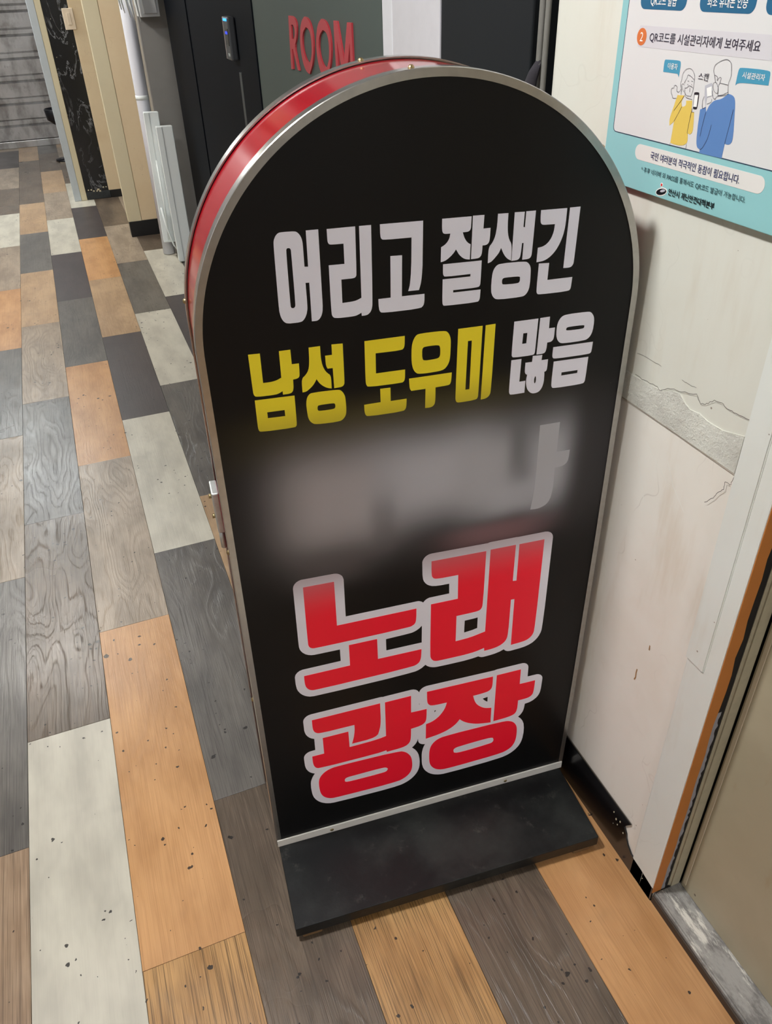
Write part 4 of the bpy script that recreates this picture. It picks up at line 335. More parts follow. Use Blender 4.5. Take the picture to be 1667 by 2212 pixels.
WALL_CRACKS = [[(0.2979,0.9217),(0.3179,0.9213),(0.3427,0.9244),(0.3543,0.9219),(0.3655,0.9313),(0.3906,0.9371),(0.4191,0.9458),(0.4287,0.9368),(0.4382,0.9413),(0.4485,0.9511),(0.4617,0.9543),(0.4731,0.9506),(0.4877,0.9517),(0.5089,0.9532)],[(0.5085,0.8755),(0.5066,0.8614),(0.4964,0.8608),(0.4974,0.8493),(0.4899,0.8392),(0.4851,0.8283),(0.4728,0.8138)],[(0.2918,0.9523),(0.3191,0.9535),(0.3443,0.9531)],[(0.3863,0.952),(0.3981,0.9509),(0.4144,0.9525)]]
SIGN_OUTLINES = [[[(0.4477,0.3775),(0.4524,0.3768),(0.4692,0.3775),(0.479,0.3787),(0.4874,0.3812),(0.4937,0.3845),(0.4991,0.3894),(0.5021,0.393),(0.5049,0.3976),(0.5076,0.4048),(0.5087,0.4104),(0.5093,0.4265),(0.5099,0.4685),(0.5098,0.6113),(0.5092,0.6148),(0.5081,0.6176),(0.5063,0.6203),(0.5042,0.6223),(0.5,0.6247),(0.4951,0.6256),(0.4496,0.6262),(0.4461,0.6267),(0.4034,0.6276),(0.4006,0.6274),(0.3978,0.6266),(0.3061,0.6293),(0.3026,0.629),(0.2998,0.6281),(0.2963,0.626),(0.2937,0.6232),(0.2918,0.6197),(0.2909,0.6162),(0.2911,0.591),(0.2921,0.5819),(0.2934,0.5777),(0.2957,0.5735),(0.2985,0.57),(0.3019,0.5672),(0.3068,0.5646),(0.3131,0.5631),(0.3215,0.5622),(0.3355,0.5617),(0.3358,0.5413),(0.3355,0.541),(0.3026,0.5413),(0.2998,0.5405),(0.297,0.5391),(0.2946,0.5371),(0.2921,0.534),(0.29,0.5361),(0.2872,0.5379),(0.2844,0.539),(0.2816,0.5394),(0.1661,0.5409),(0.1657,0.5413),(0.1668,0.6015),(0.167,0.6155),(0.1659,0.6204),(0.1645,0.6232),(0.162,0.626),(0.1591,0.628),(0.1563,0.6291),(0.1528,0.6297),(0.1038,0.6311),(0.0996,0.63),(0.0963,0.6281),(0.0935,0.6253),(0.0915,0.6218),(0.0905,0.6169),(0.0882,0.5105),(0.0882,0.4986),(0.0888,0.4944),(0.0899,0.4909),(0.0924,0.486),(0.0966,0.4811),(0.101,0.478),(0.1059,0.476),(0.1108,0.4752),(0.1521,0.4741),(0.1518,0.4489),(0.1514,0.4483),(0.1507,0.4482),(0.0891,0.4484),(0.0842,0.4472),(0.08,0.4444),(0.077,0.4405),(0.0755,0.4356),(0.0751,0.4202),(0.0759,0.409),(0.0773,0.4034),(0.0805,0.3964),(0.0841,0.3915),(0.0877,0.3881),(0.0912,0.3857),(0.0954,0.3837),(0.1024,0.3823),(0.1458,0.3815),(0.2284,0.3812),(0.2627,0.3819),(0.2774,0.3827),(0.283,0.3842),(0.2893,0.3874),(0.2956,0.3928),(0.2991,0.3887),(0.3036,0.3852),(0.3082,0.383),(0.3117,0.3819),(0.3159,0.3812),(0.3355,0.3804),(0.3649,0.3799),(0.3817,0.3808),(0.3915,0.3822),(0.3922,0.3821),(0.395,0.38),(0.3978,0.3787),(0.4006,0.3781),(0.4034,0.378),(0.4132,0.3783),(0.423,0.3793),(0.4314,0.3812),(0.4391,0.3844),(0.4426,0.3803),(0.4447,0.3788)],[(0.2452,0.4475),(0.2291,0.4477),(0.2284,0.4481),(0.2285,0.4727),(0.2288,0.4734),(0.2592,0.4738),(0.2718,0.4743),(0.2753,0.4751),(0.2799,0.4769),(0.2854,0.4804),(0.2893,0.4845),(0.2898,0.4839),(0.2893,0.4469)],[(0.3642,0.4469),(0.3639,0.4475),(0.3642,0.474),(0.3803,0.4741),(0.3873,0.4745),(0.3873,0.4503),(0.3782,0.4483)]],[[(0.3355,0.082),(0.366,0.0813),(0.4199,0.082),(0.4444,0.0832),(0.4556,0.0843),(0.4633,0.0863),(0.4682,0.0883),(0.4731,0.0909),(0.478,0.0944),(0.4815,0.0975),(0.4865,0.1037),(0.4893,0.1086),(0.4916,0.1142),(0.4933,0.1205),(0.4944,0.1268),(0.4955,0.1415),(0.4952,0.1562),(0.4936,0.1688),(0.4906,0.1782),(0.4879,0.1835),(0.4852,0.1877),(0.4803,0.1933),(0.4854,0.1989),(0.4888,0.2052),(0.4901,0.2101),(0.4909,0.215),(0.4916,0.2255),(0.492,0.226),(0.4983,0.2267),(0.5025,0.2277),(0.5081,0.2303),(0.5135,0.2346),(0.5158,0.2374),(0.5183,0.2416),(0.5203,0.2472),(0.5216,0.257),(0.5222,0.2836),(0.5217,0.2878),(0.5202,0.2913),(0.5179,0.2944),(0.5144,0.297),(0.5116,0.2981),(0.5088,0.2987),(0.4917,0.299),(0.4914,0.2997),(0.491,0.3242),(0.4899,0.3284),(0.4878,0.332),(0.4857,0.3341),(0.4829,0.3359),(0.4801,0.3369),(0.4766,0.3374),(0.4297,0.3376),(0.4248,0.3367),(0.2981,0.3398),(0.2932,0.3388),(0.289,0.3363),(0.2858,0.3326),(0.2841,0.3283),(0.2816,0.3333),(0.2785,0.3366),(0.2743,0.3389),(0.2701,0.3397),(0.2218,0.3396),(0.219,0.3392),(0.2162,0.3401),(0.2134,0.3403),(0.1168,0.3403),(0.093,0.3403),(0.0888,0.3395),(0.0849,0.3375),(0.082,0.3347),(0.0799,0.3312),(0.0789,0.327),(0.0786,0.3046),(0.0792,0.299),(0.0804,0.2936),(0.0826,0.2885),(0.0853,0.2843),(0.0885,0.2808),(0.0935,0.2773),(0.0937,0.2766),(0.093,0.2475),(0.0839,0.2471),(0.0811,0.2463),(0.0783,0.2449),(0.0755,0.2426),(0.0734,0.2397),(0.0721,0.2367),(0.0715,0.2332),(0.0715,0.2136),(0.0721,0.208),(0.0732,0.2024),(0.0761,0.1954),(0.0789,0.1912),(0.0825,0.1876),(0.0871,0.1842),(0.0846,0.1806),(0.082,0.1758),(0.0787,0.1667),(0.0775,0.1597),(0.0768,0.1457),(0.0775,0.1296),(0.0785,0.1226),(0.0798,0.117),(0.0819,0.1114),(0.084,0.1072),(0.0882,0.1009),(0.0913,0.0974),(0.0945,0.0946),(0.1,0.0908),(0.1042,0.0888),(0.1084,0.0873),(0.1154,0.086),(0.149,0.0844),(0.2078,0.0829),(0.2337,0.0834),(0.247,0.0847),(0.2533,0.0867),(0.2589,0.0893),(0.2631,0.0917),(0.2673,0.0948),(0.2715,0.0988),(0.2744,0.1023),(0.2776,0.1072),(0.2797,0.1114),(0.2815,0.1163),(0.2827,0.1212),(0.2837,0.1275),(0.2842,0.138),(0.2838,0.1485),(0.2822,0.1597),(0.2806,0.1656),(0.2783,0.1716),(0.2753,0.1772),(0.2693,0.1856),(0.2726,0.1884),(0.2765,0.1933),(0.2791,0.1982),(0.2807,0.2031),(0.2813,0.2064),(0.2818,0.1975),(0.2827,0.1947),(0.2841,0.1921),(0.2862,0.1897),(0.2888,0.1877),(0.2918,0.1864),(0.295,0.1856),(0.2925,0.18),(0.2905,0.1737),(0.2888,0.1639),(0.2882,0.1562),(0.2882,0.1387),(0.2889,0.1282),(0.291,0.1177),(0.2932,0.1115),(0.296,0.106),(0.301,0.0988),(0.3051,0.0944),(0.31,0.0904),(0.3149,0.0874),(0.3205,0.0849),(0.3261,0.0832),(0.3317,0.0822)],[(0.4143,0.2587),(0.4097,0.2633),(0.4066,0.2675),(0.4053,0.2703),(0.4073,0.2706),(0.4143,0.2715),(0.415,0.2711),(0.415,0.2591)],[(0.3128,0.2658),(0.3126,0.271),(0.3156,0.271),(0.3159,0.2703)],[(0.2841,0.2963),(0.2838,0.2969),(0.2841,0.3023),(0.2846,0.2969)]]]


# ================================================================= the setting
PW, PL = 0.18, 5.02*0.18          # plank width, length
XR = 1.058                        # right-hand wall plane
floor = box('floor', (-1.30, -4.2, -0.06), (1.30, 9.6, -0.0025), 'grout'); tag(floor, 'corridor floor of mixed-colour wood-look vinyl planks', 'floor', kind='structure')
KIND = {-1: (0.02, {0: 'lightbrown', 1: 'grey', 2: 'taupe', 3: 'grey', 4: 'orange', 5: 'taupe', 6: 'white_plank', 7: 'brown', 8: 'taupe', 9: 'dark'}),
        0: (1.54, {0: 'white_plank', 1: 'brown', 2: 'grey', 3: 'taupe', 4: 'tan', 5: 'grey', 6: 'tan', 7: 'brown', 8: 'brown', 9: 'tan'}),
        1: (3.235, {-1: 'ochre', 0: 'orange', 1: 'taupe', 2: 'orange', 3: 'grey', 4: 'dark', 5: 'white_plank', 6: 'taupe', 7: 'tan', 8: 'brown', 9: 'grey'}),
        2: (4.83, {-1: 'brown', 0: 'grey', 1: 'white_plank', 2: 'dark', 3: 'tan', 4: 'orange', 5: 'dark', 6: 'white_plank', 7: 'brown', 8: 'taupe', 9: 'tan'}),
        3: (1.2, {-1: 'ochre', 0: 'ochre', 1: 'tan', 2: 'grey', 3: 'white_plank', 4: 'grey', 5: 'taupe', 6: 'brown'}),
        4: (2.26, {-1: 'brown', 0: 'brown', 1: 'taupe', 2: 'white_plank', 3: 'dark', 4: 'white_plank', 5: 'brown', 6: 'taupe'}),
        5: (3.9, {-1: 'orange', 0: 'orange', 1: 'grey', 2: 'white_plank', 3: 'brown', 4: 'grey', 5: 'white_plank'})}
NAMES = ['white_plank', 'orange', 'tan', 'taupe', 'grey', 'brown', 'dark', 'ochre']
_pm = {}
def plank_mesh(w, l, mat):
    k = (round(w, 4), round(l, 4), mat)
    if k not in _pm:
        bm = bmesh.new(); g = 0.00035
        add_box(bm, (-w/2+g, -l/2+g, -0.003), (w/2-g, l/2-g, 0.0))
        bmesh.ops.bevel(bm, geom=[e for e in bm.edges if all(v.co.z > -0.001 for v in e.verts)], offset=0.0005, segments=1, affect='EDGES')
        me = me_from(bm, 'plank'); me.materials.append(MT[mat]); _pm[k] = me
    return _pm[k]
def plank(x0, x1, y0, y1, mat):
    o = link('plank', plank_mesh(x1-x0, y1-y0, mat), None, floor); o.location = ((x0+x1)/2, (y0+y1)/2, 0)
for c in range(-6, 6):
    ph, tab = KIND.get(c, ((c*1.63) % 5.02, {}))
    x0, x1 = c*PW, min((c+1)*PW, XR)
    for n in range(-5, 11):
        y0, y1 = (ph+5.02*n)*PW, (ph+5.02*(n+1))*PW
        if c == 4 and n == -1: y1 = 4.2*PW
        if c == 4 and n == 0: y0 = 4.2*PW
        y0, y1 = max(y0, -3.9), min(y1, 9.25)
        if y1-y0 < 0.01: continue
        if c < -1 and (y0 < 0.0 or y0 > 6.0) and random.random() < 0.0: continue
        plank(x0, x1, y0, y1, tab.get(n, NAMES[(c*5+n*3+abs(n*c)) % 8]))

ceiling = box('ceiling', (-1.3, -4.2, CEIL), (1.3, 9.6, CEIL+0.08), 'ceil'); tag(ceiling, kind='structure')
wl = box('wall_left', (-1.38, -4.2, -0.06), (-1.08, 9.6, CEIL), 'corridor'); tag(wl, kind='structure')
wb = box('wall_back', (-1.3, -4.3, -0.06), (1.3, -4.0, CEIL), 'corridor'); tag(wb, kind='structure')
wf = box('wall_far', (-1.3, 9.26, -0.06), (1.3, 9.5, CEIL), 'corridor'); tag(wf, kind='structure')

# right wall: local frame x toward the camera side, y up, z out into the corridor
WAX = ((0, -1, 0), (0, 0, 1), (-1, 0, 0))
WR = empty('wall_right', (XR, 0.93, 0), WAX); tag(WR, kind='structure')
JU = 0.93-0.357                   # u of the door reveal
# upper sheet with a soft rounded far edge, lower board and narrow strip beside the door
bm = bmesh.new(); add_box(bm, (0, 0.8765, -0.16), (JU-0.062, CEIL, 0.0))
bmesh.ops.bevel(bm, geom=[e for e in bm.edges if all(abs(v.co.x) < 1e-4 and abs(v.co.z) < 1e-4 for v in e.verts)], offset=0.022, segments=6, affect='EDGES', profile=0.5)
link('upper_board', me_from(bm, 'upper_board'), 'wall', WR)
bm = bmesh.new(); add_box(bm, (0, 0.0, -0.16), (JU-0.062, 0.8765, -0.0016))
bmesh.ops.bevel(bm, geom=[e for e in bm.edges if all(abs(v.co.x) < 1e-4 and abs(v.co.z+0.0016) < 1e-4 for v in e.verts)], offset=0.022, segments=6, affect='EDGES', profile=0.5)
link('lower_board', me_from(bm, 'lower_board'), 'wall_low', WR)
bm = bmesh.new(); add_box(bm, (JU-0.0625, 0.0, -0.16), (JU, CEIL, 0.0022))
bmesh.ops.bevel(bm, geom=[e for e in bm.edges if abs(e.verts[0].co.x-e.verts[1].co.x) < 1e-5 and all(v.co.z > 0 for v in e.verts)], offset=0.0035, segments=3, affect='EDGES', profile=0.5)
link('door_strip', me_from(bm, 'door_strip'), 'wall_strip', WR)
bm = bmesh.new(); add_box(bm, (JU-0.0635, 0.565, 0.0), (JU-0.026, 1.6, 0.0045))
bmesh.ops.bevel(bm, geom=bm.edges[:], offset=0.0015, segments=2, affect='EDGES')
link('cover_strip', me_from(bm, 'cover_strip'), 'wall_strip', WR)
t = NT('rough_plaster'); p = t.pos(); n = t.noise(p, 55, 6, 0.7); n2 = t.noise(p, 12, 3)
t.bump(t.math('ADD', t.math('MULTIPLY', n, 0.6), t.math('MULTIPLY', t.noise(p, 170, 5, 0.7), 0.5)), 1.0, 0.006); MT['plaster'] = t.set(t.mix(t.step(n2, 0.4, 0.7), rgb(226, 225, 214), rgb(208, 206, 196)), 0.8)
pts = [(0.262, 0.9183), (0.2954, 0.9183), (0.318, 0.9195), (0.3579, 0.9225), (0.375, 0.931), (0.3888, 0.9331), (0.4015, 0.925), (0.4125, 0.9208), (0.429, 0.9235), (0.446, 0.9202), (0.4722, 0.9209), (0.492, 0.926), (0.5075, 0.9304), (0.5075, 0.878), (0.262, 0.878)]
plate('plaster_patch', [pts[::-1]], -0.001, 0.0016, 'plaster', WR)
MT['crack'] = plain('crack', rgb(70, 62, 56), 0.9)
for l in WALL_CRACKS: 
    bm = bmesh.new()
    fine = []
    for a, b in zip(l, l[1:]):
        for k in range(4):
            f = k/4; fine.append((a[0]+(b[0]-a[0])*f+random.uniform(-.0008, .0008), a[1]+(b[1]-a[1])*f+random.uniform(-.0008, .0008)))
    fine.append(l[-1]); strip_bm(bm, fine, 0.0007 if len(l) > 5 else 0.0004, 0.0019 if l[0][1] > 0.87 and len(l) > 5 else 0.0004)
    link('crack', me_from(bm, 'crack'), 'crack', WR)
MT['ledge'] = plain('ledge_joint', rgb(196, 188, 174), 0.8)  # grey-beige colour of the joint strip between the wall boards
bm = bmesh.new(); strip_bm(bm, [(0.27, 0.8765), (0.40, 0.8772), (JU-0.0625, 0.8762)], 0.0022, 0.0005); link('board_joint', me_from(bm, 'board_joint'), 'ledge', WR)
# small drips and scuffs
MT['drip'] = plain('drip_stain', rgb(158, 116, 70), 0.4)
MT['scuff'] = plain('scuff_mark', rgb(234, 232, 224), 0.6)
for pts, w, m in (([(0.418, 0.447), (0.4175, 0.438), (0.4185, 0.428), (0.4165, 0.421)], 0.0022, 'drip'), ([(0.4335, 0.515), (0.434, 0.505)], 0.002, 'drip'),
                  ([(0.330, 0.80), (0.347, 0.77)], 0.0013, 'scuff'), ([(0.35, 0.765), (0.362, 0.735)], 0.0012, 'scuff'), ([(0.39, 0.83), (0.41, 0.80), (0.44, 0.775)], 0.0012, 'scuff'), ([(0.34, 0.835), (0.37, 0.815), (0.395, 0.80)], 0.001, 'scuff')):
    bm = bmesh.new(); strip_bm(bm, pts, w, -0.0011); link('stain', me_from(bm, 'stain'), m, WR)

# baseboard, torn near the door
MT['vinyl'] = plain('black_vinyl', rgb(16, 15, 17), 0.22, 0, 0.6)
BB = empty('baseboard_right', (XR, 0.93, 0), WAX); tag(BB, kind='structure')
plate('vinyl_strip', [[(0.0, 0.0), (0.0, 0.112), (0.488, 0.112), (0.481, 0.101), (0.4745, 0.088), (0.4835, 0.076), (0.486, 0.066), (0.493, 0.055), (0.5056, 0.0445), (0.536, 0.043), (JU, 0.037), (JU, 0.0)][::-1]], -0.001, 0.0022, 'vinyl', BB)
MT['chip'] = plain('paint_chip', rgb(200, 190, 160), 0.7)
for u, v, r in ((0.443, 0.090, 0.0022), (0.452, 0.080, 0.003), (0.458, 0.071, 0.002), (0.463, 0.087, 0.0028), (0.476, 0.070, 0.0024), (0.545, 0.028, 0.0014), (0.447, 0.060, 0.0014)):
    plate('paint_chip', [disc(u, v, r*0.6, 7, r)], 0.0022, 0.0027, 'chip', BB)
bm = bmesh.new(); strip_bm(bm, [(0.02, 0.114), (0.25, 0.1145), (0.488, 0.113)], 0.004, 0.0002); link('glue_line', me_from(bm, 'glue_line'), plain('glue', rgb(120, 112, 98), 0.8), BB)

# near door: recessed leaf, reveal with orange undercoat, metal frame, worn sill
D1 = empty('door_1', (XR, 0.357, 0), WAX); tag(D1, kind='structure')
t = NT('olive_door'); p = t.pos(); n = t.noise(p, 3.0, 5, 0.6); n2 = t.noise(t.mapping(p, (1, 3, 1)), 9, 4)
zz = t.xyz(p)[2]
c = t.mix(t.step(n, 0.4, 0.7), rgb(176, 166, 142), rgb(164, 154, 130))
c = t.mix(t.math('MULTIPLY', t.step(n2, 0.6, 0.8), 0.35), c, rgb(150, 120, 80))
vd = t.voro(p, 12.0); c = t.mix(t.math('MULTIPLY', t.math('LESS_THAN', vd, t.math('MULTIPLY_ADD', n, 0.3, -0.13)), 0.8), c, rgb(70, 45, 30))
MT['door'] = t.set(c, 0.42, 0, 0.4)
MT['bead'] = plain('door_bead', rgb(198, 188, 164), 0.4)
MT['frame'] = plain('door_frame_metal', rgb(172, 165, 142), 0.38, 0, 0.5, 0.1, 60)
MT['undercoat'] = plain('orange_undercoat', rgb(186, 116, 52), 0.6, 0, 0.4, 0.08, 25)
MT['putty'] = plain('grey_putty', rgb(150, 150, 156), 0.75, 0, 0.3, 0.12, 50)
MT['gap'] = plain('dark_gap', rgb(18, 15, 13), 0.9)
box('leaf', (0.006, 0.027, -0.10), (1.2, 2.10, -0.055), 'door', D1, 0.002)
box('bead', (0.010, 0.040, -0.0553), (0.0175, 2.08, -0.0535), 'bead', D1, 0.0008)
box('reveal', (-0.03, 0.0, -0.16), (0.0003, 2.2, -0.0100), 'gap', D1)
# orange undercoat on the reveal edge, with ragged inner side
def jagged(z0, amp, n, v0, v1): return [(z0+random.uniform(-amp, amp), v0+(v1-v0)*k/n) for k in range(n+1)]
def reveal_plate(name, zin, zout, u0, u1, mat, amp, n=26, v0=0.026, v1=2.1):
    """plate lying in the reveal plane (normal along local x), ragged on its inner side"""
    bm = bmesh.new(); A = [(zin+random.uniform(-amp, amp), v0+(v1-v0)*k/n) for k in range(n+1)]; B = [(zout, v) for _, v in A]
    f = [[bm.verts.new((u, v, z)) for z, v in s] for u in (u0, u1) for s in (A, B)]
    for k in range(n):
        bm.faces.new((f[2][k], f[3][k], f[3][k+1], f[2][k+1])); bm.faces.new((f[0][k], f[0][k+1], f[1][k+1], f[1][k]))
        bm.faces.new((f[0][k], f[2][k], f[2][k+1], f[0][k+1])); bm.faces.new((f[1][k], f[1][k+1], f[3][k+1], f[3][k]))
    return link(name, me_from(bm, name), mat, D1)
reveal_plate('undercoat', -0.0175, 0.0022, -0.0002, 0.0012, 'undercoat', 0.0022, 60)
reveal_plate('putty', -0.0245, -0.010, -0.0004, 0.0007, 'putty', 0.0025, 60, 0.026, 0.50)
bm = bmesh.new(); add_box(bm, (-0.01, 0.027, -0.0555), (0.0052, 2.15, -0.030)); bmesh.ops.bevel(bm, geom=bm.edges[:], offset=0.004, segments=3, affect='EDGES')
link('frame', me_from(bm, 'frame', False), 'frame', D1)
t = NT('worn_sill'); p = t.pos(); n = t.noise(t.mapping(p, (2.6, 1, 1)), 16, 7, 0.7); n2 = t.noise(p, 90, 3)
c = t.mix(t.step(n, 0.42, 0.62), rgb(156, 153, 148), rgb(112, 109, 106)); c = t.mix(t.step(t.noise(t.mapping(p, (3, 0.7, 1), (0.3, 0.2, 0)), 14, 6, 0.7), 0.54, 0.64), c, rgb(212, 208, 198))
t.bump(n, 0.5, 0.004); MT['sill'] = t.set(c, 0.6)
MT['silldark'] = plain('sill_edge', rgb(64, 52, 42), 0.7)
bm = bmesh.new(); add_box(bm, (0.0, 0.0, -0.12), (1.3, 0.0255, -0.0025)); bmesh.ops.bevel(bm, geom=[e for e in bm.edges if all(v.co.y > 0.02 for v in e.verts)], offset=0.003, segments=2, affect='EDGES')
link('sill', me_from(bm, 'sill'), 'sill', D1)
box('sill_edge', (0.002, 0.0, -0.0026), (1.3, 0.017, 0.0015), 'silldark', D1, 0.001)
# wall past the door
w2 = box('wall_right_near', (XR, -4.2, 0), (XR+0.2, -0.86, CEIL), 'wall'); w2.name = 'wall_near'; tag(w2, kind='structure')
wo = box('wall_above_door', (XR, -0.87, 2.1), (XR+0.2, 0.357, CEIL), 'wall'); tag(wo, kind='structure')
wr2 = box('wall_recess', (1.16, 0.76, -0.06), (1.36, 9.6, CEIL), 'corridor'); tag(wr2, kind='structure')

# ================================================================= standing sign
SE, SN = (0.9953, -0.0967, 0), None
SE = Vector((0.99622, -0.08687, 0)).normalized(); SNV = SE.cross(Vector((0, 0, 1)))
SG = empty('standing_sign', (0.45506, 0.69503, 0), (SE, Vector((0, 0, 1)), SNV))
tag(SG, 'arched black standing sign board with red edge band and bold white, yellow and red lettering', 'sign')
HB, DEP = 0.04, 0.145
MT['steel'] = plain('brushed_steel', rgb(178, 175, 171), 0.24, 0.9, 0.5, 0.10, 90)
MT['acryl'] = plain('red_acrylic', rgb(146, 12, 26), 0.12, 0, 0.6, 0.03, 8)
MT['screw'] = plain('screw_steel', rgb(170, 150, 110), 0.35, 1.0)
MT['zinc'] = plain('zinc_steel', rgb(196, 202, 200), 0.4, 0.7, 0.5, 0.1, 80)
MT['rail'] = plain('pale_rail', rgb(236, 232, 226), 0.5, 0.0, 0.5, 0.08, 40)
K = 0.92/s2l(205)
def pcol(r, g, b): return (s2l(r)*K, s2l(g)*K, s2l(b)*K, 1)
PK = (0.0055, 0.0052, 0.0055, 1)
def blobs(t, uv, base, items):
    o = t.xyz(uv); c = base
    for u0, v0, su, sv, col, wt in items:
        du = t.math('POWER', t.math('ABSOLUTE', t.math('MULTIPLY', t.math('SUBTRACT', o[0], u0), 1/su)), 3.0)
        dv = t.math('POWER', t.math('ABSOLUTE', t.math('MULTIPLY', t.math('SUBTRACT', o[1], v0), 1/sv)), 3.0)
        w = t.math('EXPONENT', t.math('MULTIPLY', t.math('ADD', du, dv), -1.0))
        c = t.mix(t.math('MULTIPLY', w, wt), c, col)
    return c
# the smeared line of print between the yellow and the red words
SMEAR = [(0.26, 0.864, 0.19, 0.040, pcol(60, 53, 20), 0.9), (0.33, 0.745, 0.27, 0.115, pcol(66, 64, 66), 0.85),
         (0.168, 0.755, 0.086, 0.085, pcol(146, 140, 142), 0.95), (0.305, 0.768, 0.092, 0.072, pcol(158, 157, 163), 0.95),
         (0.395, 0.758, 0.052, 0.072, pcol(152, 151, 156), 0.9), (0.443, 0.795, 0.020, 0.050, pcol(92, 92, 95), 0.75), (0.488, 0.755, 0.036, 0.076, pcol(152, 152, 158), 0.93), (0.435, 0.705, 0.055, 0.03, pcol(152, 152, 158), 0.8),
         (0.232, 0.700, 0.020, 0.05, pcol(84, 80, 82), 0.5), (0.41, 0.645, 0.085, 0.022, pcol(122, 92, 96), 0.65), (0.150, 0.645, 0.06, 0.035, pcol(80, 74, 75), 0.6)]
t = NT('black_sign_panel'); uv = t.coord('Object')
c = blobs(t, uv, PK, SMEAR)
du = t.voro(uv, 55.0); sp = t.math('LESS_THAN', du, t.math('MULTIPLY_ADD', t.noise(uv, 11, 2), 0.22, -0.115))
c = t.mix(t.math('MULTIPLY', sp, 0.4), c, (0.15, 0.13, 0.11, 1))
MT['panel'] = t.set(c, 0.34, 0, 0.22)
t = NT('white_print'); MT['pw'] = t.set(pcol(203, 202, 213), 0.38)
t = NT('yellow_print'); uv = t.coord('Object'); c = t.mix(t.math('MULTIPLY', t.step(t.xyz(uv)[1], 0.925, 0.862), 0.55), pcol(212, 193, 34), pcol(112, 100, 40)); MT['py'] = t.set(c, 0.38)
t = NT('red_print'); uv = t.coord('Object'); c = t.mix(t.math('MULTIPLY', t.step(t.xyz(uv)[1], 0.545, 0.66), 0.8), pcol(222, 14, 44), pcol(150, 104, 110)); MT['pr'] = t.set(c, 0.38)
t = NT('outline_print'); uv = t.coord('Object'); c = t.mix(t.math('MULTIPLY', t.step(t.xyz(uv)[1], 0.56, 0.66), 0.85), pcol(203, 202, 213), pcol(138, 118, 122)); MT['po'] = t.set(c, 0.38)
t = NT('smeared_print'); uv = t.coord('Object'); c = t.mix(t.step(t.xyz(uv)[1], 0.78, 0.70), pcol(150, 150, 155), pcol(152, 152, 158)); MT['pf'] = t.set(c, 0.38)
AC, AR = (0.3035, 0.985), 0.2885
path = [(0.0, 0.004), (0.0065, 0.40), (0.011, 0.70), (0.015, 0.985)] + [(AC[0]+AR*math.cos(math.radians(180-a)), AC[1]+AR*math.sin(math.radians(180-a))) for a in range(2, 180, 2)] + [(0.592, 0.985), (0.594, 0.60), (0.593, 0.25), (0.590, 0.004)]
sgp = lambda o: (setattr(o, 'location', (0, HB, 0)), o)[1]
inset = []
P = [Vector(p) for p in path]
for i, p in enumerate(P):
    d1 = (P[i]-P[i-1]).normalized() if i else (P[1]-P[0]).normalized(); d2 = (P[i+1]-P[i]).normalized() if i < len(P)-1 else d1
    n1, n2 = Vector((-d1.y, d1.x)), Vector((-d2.y, d2.x)); n = (n1+n2)/(1+n1.dot(n2)); inset.append((p.x-n.x*0.003, p.y-n.y*0.003))
sgp(plate('panel', [inset[::-1]], -0.004, 0.0, 'panel', SG))
sgp(plate('back_panel', [inset[::-1]], -DEP, -DEP+0.004, 'panel', SG))
fo = sgp(sweep('front_frame', path, [(-0.0078, 0.0001), (-0.0078, 0.0016), (0.0008, 0.0016), (0.0016, 0.0006), (0.0016, -0.0165), (0.0, -0.0165), (0.0, 0.0001)], 'steel', SG))
sgp(sweep('back_frame', path, [(-0.0115, -DEP-0.0001), (0.0, -DEP-0.0001), (0.0, -DEP+0.0165), (0.0016, -DEP+0.0165), (0.0016, -DEP-0.0016), (-0.0115, -DEP-0.0016)], 'steel', SG))
sgp(sweep('edge_band', path, [(-0.006, -DEP+0.0045), (-0.0015, -DEP+0.0045), (-0.0015, -0.0045), (-0.006, -0.0045)], 'acryl', SG, False))
for f in SG.children:
    if f.name.startswith(('edge_band', 'front_frame', 'back_frame')):
        for q in f.data.polygons: q.use_smooth = True
        f.data.set_sharp_from_angle(angle=math.radians(35))
# bottom rail with screws
ra = sgp(box('bottom_rail', (0.0, 0.0, 0.0002), (0.590, 0.0185, 0.0032), 'rail', SG, 0.0008))
for u in (0.105, 0.465):
    s = lathe('screw', [(0, 0.0016), (0.0022, 0.0012), (0.0036, 0.0), (0.0036, -0.001)], 'screw', ra, 12); s.matrix_parent_inverse = Matrix(); s.location = (u, 0.0075, 0.0034)
# screws round the edge frames
def side_point(u_or_i, z):
    p = Vector(path[u_or_i]); q = Vector(path[min(u_or_i+1, len(path)-1)]); d = (q-p).normalized(); n = Vector((-d.y, d.x)); return p, n
for i, z in ((46, -0.008), (44, -DEP+0.008), (2, -0.008), (2, -DEP+0.008), (1, -0.008), (6, -DEP+0.008), (72, -0.008)):
    p, n = side_point(i, z)
    s = lathe('screw', [(0, 0.0034), (0.002, 0.003), (0.0034, 0.0012), (0.0038, 0.0)], 'screw', SG, 12)
    m = Matrix((Vector((-n.y, n.x, 0)), Vector((0, 0, 1)), Vector((n.x, n.y, 0)))).transposed().to_4x4(); m.translation = Vector((p.x+n.x*0.0015, p.y+n.y*0.0015+HB, z)); s.matrix_local = m
# hinge block with pin on the left edge
hg = sgp(box('hinge', (0.001, 0.693, -0.104), (0.0115, 0.762, -0.066), 'zinc', SG, 0.002)); 
hp = tube('hinge_pin', [(0.006, 0.693, -0.085), (0.006, 0.655, -0.085)], 0.0045, 'zinc', hg); 
for v in (0.707, 0.742):
    s = tube('bolt', [(0.002, v, -0.094), (-0.003, v, -0.094)], 0.0035, 'screw', hg, 10)
